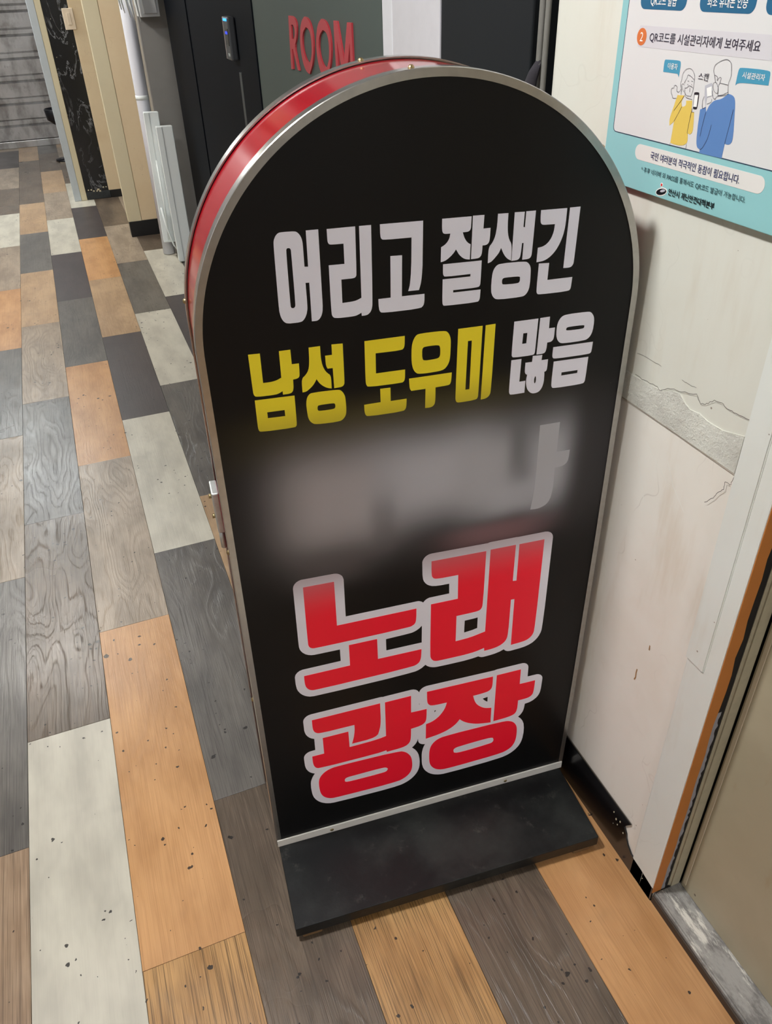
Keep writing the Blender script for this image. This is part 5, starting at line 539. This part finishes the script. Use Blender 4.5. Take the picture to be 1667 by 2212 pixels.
# lettering
for col, shapes in SIGN_CHARS:
    bm = bmesh.new()
    for sh in shapes: plate_bm(bm, sh, 0.00005, 0.0008 if col == 'r' else 0.0004)
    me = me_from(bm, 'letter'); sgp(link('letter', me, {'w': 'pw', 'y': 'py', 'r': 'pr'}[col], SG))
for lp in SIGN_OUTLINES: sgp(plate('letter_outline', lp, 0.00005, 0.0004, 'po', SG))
sgp(plate('smeared_letter', [SIGN_FRAGMENT[0]], 0.00005, 0.0003, 'pf', SG))
# base plate
t = NT('black_base_board'); p = t.coord('Object'); n = t.noise(p, 6.0, 6, 0.65); n2 = t.noise(p, 28, 5, 0.7)
c = t.mix(t.step(n, 0.40, 0.78), (0.006, 0.006, 0.0065, 1), (0.026, 0.029, 0.027, 1)); c = t.mix(t.math('MULTIPLY', t.step(n2, 0.58, 0.76), 0.35), c, (0.13, 0.125, 0.11, 1))
t.bump(n2, 0.25, 0.002); MT['board'] = t.set(c, 0.4, 0, 0.28)
bs = box('base_plate', (0.0015, 0.014, 0.0), (0.586, HB, 0.1655), 'board', SG, 0.0016)
box('rear_base', (0.012, 0.014, -DEP+0.004), (0.578, HB-0.0004, 0.0), 'board', SG, 0.001)
MT['rubber'] = plain('foot', rgb(120, 92, 60), 0.7)
for u, z in ((0.03, 0.148), (0.556, 0.148), (0.03, -0.12), (0.556, -0.12)): box('foot', (u-0.018, 0.0, z-0.014), (u+0.018, 0.0145, z+0.014), 'rubber', SG, 0.002)

# ================================================================= notice poster
PO = empty('notice_poster', (XR, 0.77, 1.15), WAX); tag(PO, 'teal and white public notice board with two line-drawn figures holding phones on cream wall', 'poster')
for nm, c in (('teal', (142, 194, 196)), ('pwhite', (214, 213, 212)), ('navy', (38, 58, 84)), ('pillwhite', (220, 217, 212)), ('band', (205, 202, 206)), ('btn', (36, 96, 132)), ('ink', (52, 48, 64)), ('inkn', (58, 66, 108)), ('inkg', (34, 66, 74)), ('inkb', (14, 18, 24)), ('orange2', (208, 112, 58)), ('bub', (72, 148, 178)), ('ylw', (220, 190, 92)), ('blu', (92, 130, 184)), ('phb', (40, 38, 44)), ('phg', (182, 182, 190)), ('rdot', (214, 66, 64)), ('lw', (238, 238, 234))):
    MT[nm] = plain('poster_'+nm, rgb(*c), 0.42, 0, 0.4, 0.015, 40)
PU0, PU1, PV0, PV1 = 0.0135, 0.361, 0.009, 0.56
Z0 = 0.010
box('board', (PU0, PV0, 0.0004), (PU1, PV1, Z0), 'teal', PO, 0.0008)
plate('white_field', [rrect(0.0268, 0.0693, PU1-0.013, PV1-0.02, 0.006)], Z0, Z0+0.0003, 'pwhite', PO)
outer, inner = rrect(0.0264, 0.0689, PU1-0.0126, PV1-0.0196, 0.0062), rrect(0.0272, 0.0697, PU1-0.0134, PV1-0.0204, 0.0056)
plate('field_outline', [outer, inner[::-1]], Z0+0.0003, Z0+0.0005, 'navy', PO)
plate('pill', [rrect(0.0777, 0.0445, 0.2968, 0.0622, 0.0088)], Z0, Z0+0.0003, 'pillwhite', PO)
plate('heading_band', [rrect(0.0535, 0.1645, PU1-0.0135, 0.1862, 0.0025)], Z0+0.0003, Z0+0.0005, 'band', PO)
plate('number_disc', [disc(0.0600, 0.1748, 0.0089, 28)], Z0+0.0005, Z0+0.0007, 'orange2', PO)
for a, b in ((0.0491, 0.1295), (0.151, 0.2328), (0.2464, 0.330)): plate('button', [rrect(a, 0.2022, b, 0.2222, 0.0085)], Z0+0.0003, Z0+0.0005, 'btn', PO)
ZT = Z0+0.0009
text('lettering', 'QR코드 발급', 0.0681, 0.2052, 0.1135, 0.2160, ZT, 'lw', PO, 0.008)
text('lettering', '최초 휴대폰 인증', 0.1633, 0.2066, 0.2218, 0.2172, ZT, 'lw', PO, 0.008)
text('lettering', '2', 0.0573, 0.1702, 0.0628, 0.1794, ZT, 'lw', PO)
text('lettering', 'QR코드를 시설관리자에게 보여주세요', 0.0752, 0.1699, 0.2505, 0.1808, ZT, 'ink', PO, 0.004)
text('lettering', '이용자', 0.1152, 0.1460, 0.1322, 0.1522, ZT, 'lw', PO, 0.008)
text('lettering', '스캔', 0.1690, 0.1396, 0.1850, 0.1468, ZT, 'ink', PO)
text('lettering', '시설관리자', 0.2343, 0.1468, 0.2655, 0.1527, ZT, 'lw', PO, 0.008)
text('lettering', '국민 여러분의 적극적인 동참이 필요합니다.', 0.1090, 0.0487, 0.2612, 0.0578, ZT, 'inkn', PO, 0.004)
text('lettering', '* 추후 네이버 외 PASS를 통해서도 QR코드 발급이 가능합니다.', 0.0950, 0.0316, 0.2757, 0.0386, ZT, 'inkg', PO, 0.006)
text('lettering', '안산시 재난안전대책본부', 0.1520, 0.0157, 0.2322, 0.0236, ZT, 'inkb', PO, 0.020)
FM = {'sweater_yellow': 'ylw', 'sweater_blue': 'blu', 'phone_black': 'phb', 'phone_screen': 'lw', 'phone_grey': 'phg', 'phone_face': 'lw', 'bubble_a': 'bub', 'bubble_b': 'bub'}
FN = {'sweater_yellow': 'drawn_sweater', 'sweater_blue': 'drawn_sweater', 'phone_black': 'drawn_phone', 'phone_screen': 'drawn_screen', 'phone_grey': 'drawn_phone', 'phone_face': 'drawn_screen', 'bubble_a': 'speech_bubble', 'bubble_b': 'speech_bubble'}
for k, pts in POSTER_FILLS.items():
    zz = Z0+(0.00075 if 'screen' in k or 'face' in k else 0.00055)
    plate(FN[k], [pts], zz-0.0002, zz, FM[k], PO)
bm = bmesh.new()
for l in POSTER_LINES:
    s = []
    for i in range(len(l)-1):
        p0, p1, p2, p3 = [Vector(l[max(0, min(len(l)-1, i+k))]) for k in (-1, 0, 1, 2)]
        for k in range(4):
            f = k/4; q = 0.5*((2*p1)+(p2-p0)*f+(2*p0-5*p1+4*p2-p3)*f*f+(3*p1-p0-3*p2+p3)*f**3); s.append((q.x, q.y))
    s.append(l[-1]); strip_bm(bm, s, 0.00042, Z0+0.0008)
for f in bm.faces:
    f.normal_update()
    if f.normal.z < 0: f.normal_flip()
me = bpy.data.meshes.new('line_drawing'); bm.to_mesh(me); bm.free(); tag(link('line_drawing', me, 'ink', PO), kind='stuff')
# emblem: red dot over a dark swoosh with a white rim
plate('emblem_rim', [disc(0.1374, 0.0244, 0.0024, 20)], Z0+0.0001, Z0+0.0003, 'lw', PO)
plate('emblem_dot', [disc(0.1374, 0.0244, 0.0016, 20)], Z0+0.0003, Z0+0.0005, 'rdot', PO)
sw = []
for k in range(28):
    a = 2*math.pi*k/28; x, y = 0.0093*math.cos(a), 0.0036*math.sin(a); c, s = math.cos(0.28), math.sin(0.28); sw.append((x, y, c, s))
plate('emblem_rim', [[(0.1388+x*1.14*c-y*1.35*s, 0.0166+x*1.14*s+y*1.35*c) for x, y, c, s in sw]], Z0+0.0001, Z0+0.0003, 'lw', PO)
plate('emblem_swoosh', [[(0.1388+x*c-y*s, 0.0166+x*s+y*c) for x, y, c, s in sw]], Z0+0.0003, Z0+0.0005, 'inkb', PO)
plate('emblem_cut', [[(0.1412+x*0.5*c-y*0.42*s, 0.0182+x*0.5*s+y*0.42*c) for x, y, c, s in sw]], Z0+0.0005, Z0+0.0006, 'phg', PO)

# ================================================================= recessed side of the corridor behind the sign
MT['black_metal'] = plain('black_door_paint', rgb(10, 14, 21), 0.5, 0, 0.04, 0.05, 6)
MT['greygreen'] = plain('grey_green_panel', rgb(78, 88, 83), 0.5, 0, 0.2, 0.05, 5)
MT['white_paint'] = plain('white_pillar_paint', rgb(208, 206, 210), 0.5)
MT['dark_panel'] = plain('dark_panel_paint', rgb(36, 38, 40), 0.6, 0, 0.06, 0.06, 5)
MT['cream'] = wall_mat('cream_pillar', rgb(222, 202, 168), 0.3)
MT['cream2'] = wall_mat('cream_corner', rgb(212, 202, 172), 0.15)
MT['grey_metal'] = plain('grey_metal_frame', rgb(158, 156, 152), 0.4, 0.35, 0.5, 0.08, 8)
MT['room_red'] = plain('room_letter_red', rgb(186, 62, 70), 0.35, 0, 0.5, 0.02, 8)
dp = box('dark_cladding', (1.060, 0.985, 0), (1.165, 1.303, CEIL), 'dark_panel', None, 0.003); tag(dp, 'tall dark grey wall panel between the cream wall and the white pillar', 'cladding')
wp_ = empty('white_pillar', (XR, 1.445, 0)); tag(wp_, 'white painted pillar between the dark panel and the grey panel with red letters', 'pillar')
box('face', (0.0, -0.142, 0), (0.10, 0.085, CEIL), 'white_paint', wp_, 0.001)
box('edge', (-0.0005, 0.085, 0), (0.10, 0.142, CEIL), plain('white_edge', rgb(222, 222, 226), 0.45), wp_, 0.004)
rp = empty('room_panel', (XR, 2.30, 0), WAX); tag(rp, 'grey-green wall panel carrying raised red letters reading ROOM', 'wall panel')
box('panel', (-0.435, 0.0, -0.09), (0.712, CEIL, 0.0), 'greygreen', rp, 0.002)
RO = 1.17
def lift(loops, du=0.0): return [[(p[0]+du, p[1]+RO) for p in lp] for lp in loops]
plate('letter', lift(ROOM_R), 0.0, 0.0045, 'room_red', rp)
plate('letter', lift(ROOM_O), 0.0, 0.0045, 'room_red', rp); plate('letter', lift(ROOM_O, 0.1475), 0.0, 0.0045, 'room_red', rp)
plate('letter', lift([[(0.403, .13), (.431, .13), (.466, .05), (.502, .13), (.531, .13), (.531, 0), (.513, 0), (.513, .09), (.472, 0), (.46, 0), (.421, .09), (.421, 0), (.403, 0)]]), 0.0, 0.0045, 'room_red', rp)
d2 = empty('door_2', (XR, 4.72, 0), WAX); tag(d2, kind='structure')
box('leaf', (0.66, 0.005, -0.06), (1.72, 2.1, -0.006), 'black_metal', d2, 0.003)
box('side_panel', (0.002, 0.0, -0.08), (0.655, CEIL, -0.002), 'black_metal', d2, 0.003)
box('jamb', (1.722, 0.0, -0.08), (1.985, CEIL, 0.004), 'black_metal', d2, 0.003)
lk = box('door_lock', (1.575, 1.135, -0.006), (1.66, 1.272, 0.020), plain('lock_grey', rgb(78, 80, 84), 0.35, 0.4), d2, 0.006); 
t = NT('lock_blue_light'); t.b.inputs['Emission Color'].default_value = (0.03, 0.33, 1, 1); t.b.inputs['Emission Strength'].default_value = 3.0; MT['blue1'] = t.set((0.02, 0.1, 0.4, 1), 0.4)
t = NT('lock_display'); t.b.inputs['Emission Color'].default_value = (0.01, 0.03, 1, 1); t.b.inputs['Emission Strength'].default_value = 3.0; MT['blue2'] = t.set((0.0, 0.02, 0.4, 1), 0.4)
box('lock_side', (1.572, 1.137, -0.006), (1.580, 1.271, 0.021), plain('lock_rim', rgb(170, 160, 155), 0.35, 0.5), lk, 0.003)
box('lock_window', (1.595, 1.182, 0.0195), (1.648, 1.236, 0.0212), plain('lock_glass', rgb(6, 7, 10), 0.15), lk, 0.0006)
box('lock_light', (1.592, 1.258, 0.0195), (1.646, 1.266, 0.0216), 'blue1', lk, 0.0006)
box('lock_display', (1.607, 1.218, 0.0205), (1.639, 1.226, 0.0218), 'blue2', lk, 0.0004)
box('lock_key', (1.615, 1.148, 0.0195), (1.642, 1.158, 0.0214), 'zinc', lk, 0.001)
box('edge_strip', (1.668, 0.02, -0.006), (1.705, 1.10, 0.0015), plain('door_edge_strip', rgb(56, 60, 62), 0.4), d2, 0.001)
# grey frame, cream pillar end
gf = box('grey_frame', (0.935, 4.95, 0), (1.165, 5.29, CEIL), 'grey_metal', None, 0.006); tag(gf, 'grey metal door frame post behind the leaning white mouldings', 'door frame')
MT['bb_black'] = plain('black_skirting', rgb(14, 14, 15), 0.4)
cp = empty('cream_pillar', (0.77, 5.28, 0)); tag(cp, 'cream wall end with black skirting beside the white pipe', 'pillar')
box('corner_strip', (-0.083, -0.004, 0.095), (0.001, 0.06, CEIL), 'cream2', cp, 0.003)
box('face', (0.001, 0.0, 0.095), (0.30, 0.06, CEIL), 'cream', cp, 0.003)
box('skirting', (-0.080, -0.004, 0.0), (0.30, 0.06, 0.096), 'bb_black', cp, 0.002)
# white pipe, mouldings, bits
MT['pvc'] = plain('white_pvc', rgb(228, 230, 240), 0.35, 0, 0.5, 0.03)
MT['moulding'] = plain('white_moulding', rgb(236, 242, 242), 0.45, 0, 0.5, 0.03)
pp_ = empty('white_pipe', (0.872, 4.80, 0)); tag(pp_, 'tall round white plastic pipe standing against the cream wall end', 'pipe')
tube('pipe', [(-0.012, 0, 0.004), (0.0, 0, 0.9), (0.012, 0.0, CEIL-0.02)], 0.035, 'pvc', pp_, 24)
tube('strap', [(-0.001, 0, 0.84), (-0.001, 0, 0.862)], 0.0362, 'moulding', pp_, 24)
def moulding(name, base, top, w, d, label, group):
    """hollow U-shaped plastic channel leaning from base to top"""
    b, tp = Vector(base), Vector(top); zx = (tp-b); L = zx.length; zx.normalize(); xx = Vector((1, 0, 0)); xx = (xx - zx*xx.dot(zx)).normalized(); yy = zx.cross(xx)
    e = empty(name, b, (xx, yy, zx)); tag(e, label, 'moulding', group)
    box('channel', (-w/2, -d/2, 0), (w/2, d/2, L), 'moulding', e, 0.004)
    box('lip', (-w/2-0.003, -d/2-0.003, 0.004), (-w/2+w*0.32, -d/2+0.004, L-0.003), 'moulding', e, 0.002)
    return e
moulding('white_moulding', (0.868, 4.69, 0.10), (0.893, 4.725, 0.787), 0.078, 0.055, 'taller square white moulding leaning against the white pipe', 'white mouldings')
moulding('white_moulding', (0.931, 4.60, 0.004), (0.942, 4.655, 0.722), 0.086, 0.06, 'shorter square white moulding leaning in front of the grey frame', 'white mouldings')
st = empty('plastic_offcut', (0.858, 4.66, 0)); tag(st, 'thin curved white plastic offcut hanging below the taller white moulding', 'plastic strip')
tube('strip', [(-0.01, 0, 0.30), (0.0, -0.004, 0.18), (0.022, -0.008, 0.085), (0.034, -0.006, 0.06)], [0.006, 0.006, 0.005, 0.002], 'moulding', st, 8)
tube('strip', [(0.012, 0.01, 0.55), (0.010, -0.006, 0.35), (0.0, -0.004, 0.12)], [0.004, 0.007, 0.004], 'moulding', st, 8)
rl = empty('white_roll', (0.985, 4.76, 1.222)); tag(rl, 'white rounded cover fixed on the grey frame above the mouldings', 'cover')
bm = bmesh.new(); add_box(bm, (-0.048, -0.03, 0), (0.048, 0.185, 0.36)); bmesh.ops.bevel(bm, geom=[e for e in bm.edges if abs(e.verts[0].co.y-e.verts[1].co.y) < 1e-5 and e.verts[0].co.y < 0 and abs(e.verts[0].co.x-e.verts[1].co.x) > 1e-4 or (e.verts[0].co.y < 0 and e.verts[1].co.y < 0 and abs(e.verts[0].co.z-e.verts[1].co.z) > 1e-4)], offset=0.016, segments=4, affect='EDGES')
link('cover', me_from(bm, 'cover'), plain('white_cover', rgb(206, 208, 210), 0.45), rl)
tl = empty('plastic_fringe', (0.89, 4.70, 1.20)); tag(tl, 'white plastic fringe strips hanging in front of the top of the white pipe', 'fringe')
for k, (dx, zb) in enumerate(((-0.045, 0.045), (-0.02, 0.025), (0.0, 0.01), (0.028, 0.0), (-0.058, 0.06))):
    tube('strand', [(dx-0.015, 0, 0.30), (dx-0.004, -0.004, zb+0.08), (dx+0.008, 0, zb)], [0.008, 0.007, 0.002], 'moulding', tl, 8)

# marble-clad pillar further along
t = NT('black_marble'); p = t.pos(); w = t.noise(p, 4.0, 4, 0.6)
vein = t.math('ABSOLUTE', t.math('SUBTRACT', t.noise(t.mapping(p, (5, 5, 2.6)), 1.3, 6, 0.62, 0.7), 0.5))
vm = t.math('MULTIPLY', t.step(vein, 0.018, 0.0), t.step(t.noise(p, 3.0, 2), 0.45, 0.7))
c = t.mix(t.math('MULTIPLY', vm, 0.75), (0.010, 0.010, 0.011, 1), (0.30, 0.31, 0.33, 1))
vd = t.voro(p, 14.0); c = t.mix(t.math('LESS_THAN', vd, t.math('MULTIPLY_ADD', w, 0.25, -0.09)), c, (0.5, 0.45, 0.33, 1)); MT['marble'] = t.set(c, 0.22)
mp = empty('marble_pillar', (0.60, 6.5, 0)); tag(mp, 'pillar clad in white-veined black marble with cream painted edges', 'pillar')
box('marble', (-0.108, -0.002, 0.055), (0.062, 0.05, CEIL), 'marble', mp, 0.002)
box('foot', (-0.105, -0.004, 0.0), (0.07, 0.05, 0.056), plain('chipped_foot', rgb(52, 56, 58), 0.6, 0, 0.4, 0.2, 30), mp, 0.004)
box('cream_edge', (0.062, -0.004, 0.055), (0.30, 0.05, CEIL), 'cream', mp, 0.003)
box('skirting', (0.070, -0.004, 0.0), (0.30, 0.05, 0.056), 'bb_black', mp, 0.002)
box('cream_corner', (-0.150, -0.006, 0.0), (-0.108, 0.06, CEIL), 'cream2', mp, 0.003)
box('pale_frame', (-0.200, -0.008, 0.0), (-0.150, 0.08, CEIL), plain('pale_blue_frame', rgb(186, 194, 200), 0.45), mp, 0.003)
box('core', (-0.195, 0.05, 0.0), (0.56, 0.22, CEIL), 'corridor', mp)
for k in range(9): 
    u, v, r = random.uniform(-0.10, 0.05), random.uniform(0.05, 0.08), random.uniform(0.006, 0.014)
    box('chip', (u, -0.006, v), (u+r, -0.001, v+r*0.8), 'cream2', mp, 0.001)
sw_ = empty('switch_plate', (0.650, 6.498, 1.17)); tag(sw_, 'cream wall switch plate fixed on the black marble', 'switch')
box('plate', (-0.036, -0.014, -0.063), (0.036, 0.0, 0.063), plain('switch_cream', rgb(232, 214, 190), 0.4), sw_, 0.004)
box('rocker', (-0.012, -0.019, -0.035), (0.014, -0.013, 0.035), plain('switch_rocker', rgb(224, 206, 182), 0.35), sw_, 0.002)

# roller shutter at the end
SHT = empty('roller_shutter', (0.0, 9.20, 0)); tag(SHT, 'dirty grey metal roller shutter closing the far end of the corridor', 'shutter')
t = NT('shutter_metal'); p = t.pos(); n = t.noise(t.mapping(p, (4, 1, 2.0)), 2.2, 4, 0.6); n2 = t.noise(t.mapping(p, (6, 1, 4)), 4, 4)
c = t.mix(t.step(n, 0.40, 0.72), rgb(186, 184, 184), rgb(140, 136, 134)); c = t.mix(t.math('MULTIPLY', t.step(n2, 0.60, 0.80), 0.5), c, rgb(70, 62, 56))
t.bump(t.noise(p, 12, 3), 0.3, 0.01); MT['shutter'] = t.set(c, 0.36, 0.55)
prof = [(0.0, 0.020), (0.010, 0.0), (0.128, 0.0), (0.138, 0.026), (0.150, 0.012), (0.182, 0.012), (0.192, 0.020)]
bm = bmesh.new()
fr = [[bm.verts.new((x, y, z)) for z, y in prof] for x in (-1.07, 0.62)]; bk = [[bm.verts.new((x, y+0.006, z)) for z, y in prof] for x in (-1.07, 0.62)]
for i in range(len(prof)-1):
    bm.faces.new((fr[0][i], fr[1][i], fr[1][i+1], fr[0][i+1])); bm.faces.new((bk[0][i], bk[0][i+1], bk[1][i+1], bk[1][i]))
slat = me_from(bm, 'slat'); slat.materials.append(MT['shutter'])
for k in range(12): o = link('slat', slat, None, SHT); o.location = (0, 0, 0.06+0.192*k)
box('bottom_bar', (-1.07, -0.012, 0.0), (0.62, 0.02, 0.062), 'shutter', SHT, 0.004)

# black stand half hidden behind the pillar
MT['blackp'] = plain('black_plastic', rgb(22, 22, 28), 0.35)
bs_ = empty('round_stand', (0.440, 8.28, 0)); tag(bs_, 'black stand with a round dished top half hidden behind the pillar', 'stand')
lathe('base', [(0, 0.0), (0.11, 0.0), (0.11, 0.012), (0.03, 0.028), (0.012, 0.03)], 'blackp', bs_)
tube('pole', [(0, 0, 0.02), (0, 0, 0.32)], 0.012, 'blackp', bs_)
lathe('bowl', [(0.0, 0.30), (0.05, 0.305), (0.098, 0.345), (0.108, 0.43), (0.100, 0.435), (0.09, 0.36), (0.0, 0.325)], 'blackp', bs_)

# cables hanging in the gap past the cream wall
MT['cable_grey'] = plain('grey_cable', rgb(120, 118, 112), 0.45)
MT['rag'] = plain('dark_rag', rgb(44, 40, 46), 0.85)
for k, (dx, dy, r) in enumerate(((0.002, 0.028, 0.0055), (0.002, 0.014, 0.0042))):
    e = empty('cable', (XR+dx, 0.93+dy, 1.0)); tag(e, ('thicker grey cable running down the gap past the cream wall edge', 'thinner grey cable beside the cream wall edge')[k], 'cable', 'cables beside the cream wall')
    tube('sheath', [(0, 0, -0.4), (0.001, 0.001, 0.1), (0, 0, 0.3), (0.002, 0, CEIL-1.02)], r, 'cable_grey', e, 10)
rg = empty('dark_rag', (XR+0.0, 0.962, 1.05)); tag(rg, 'dark rag tied round the cables above the sign', 'rag')
bm = bmesh.new(); tube_bm(bm, [(0.002, -0.004, 0.232), (-0.004, -0.002, 0.215), (-0.008, 0.004, 0.19), (-0.004, 0.002, 0.16), (0.0, -0.004, 0.12), (0.002, 0.004, 0.05), (0, 0, -0.1)], [0.004, 0.009, 0.010, 0.007, 0.007, 0.006, 0.006], 9)
for v in bm.verts: v.co += Vector((random.uniform(-.002, .002), random.uniform(-.003, .003), random.uniform(-.002, .002)))
link('knot', me_from(bm, 'knot', True), 'rag', rg)
bm = bmesh.new(); tube_bm(bm, [(0.004, 0.014, 0.20), (0.002, 0.022, 0.13), (0.0, 0.030, 0.05), (0.002, 0.03, -0.08)], [0.003, 0.004, 0.005, 0.005], 8); link('tail', me_from(bm, 'tail', True), 'rag', rg)

# ================================================================= ceiling lamps
LAB = ('square ceiling lamp above the standing sign', 'unseen ceiling lamp added behind the camera as fill for the sign front', 'warm square ceiling lamp halfway along the corridor', 'long ceiling tube lamp near the far shutter')
for (x, y, sx, sy, st_, colr), lab in zip(LAMPS, LAB):
    e = empty('ceiling_lamp', (x, y, CEIL)); tag(e, lab, 'lamp')
    box('housing', (-sx/2-0.012, -sy/2-0.012, -0.028), (sx/2+0.012, sy/2+0.012, 0.0), 'ceil', e, 0.003)
    t = NT('lamp_diffuser'); t.b.inputs['Emission Color'].default_value = (*colr, 1); t.b.inputs['Emission Strength'].default_value = st_; m = t.set((0.8, 0.8, 0.8, 1), 0.5)
    box('diffuser', (-sx/2, -sy/2, -0.036), (sx/2, sy/2, -0.027), m, e)
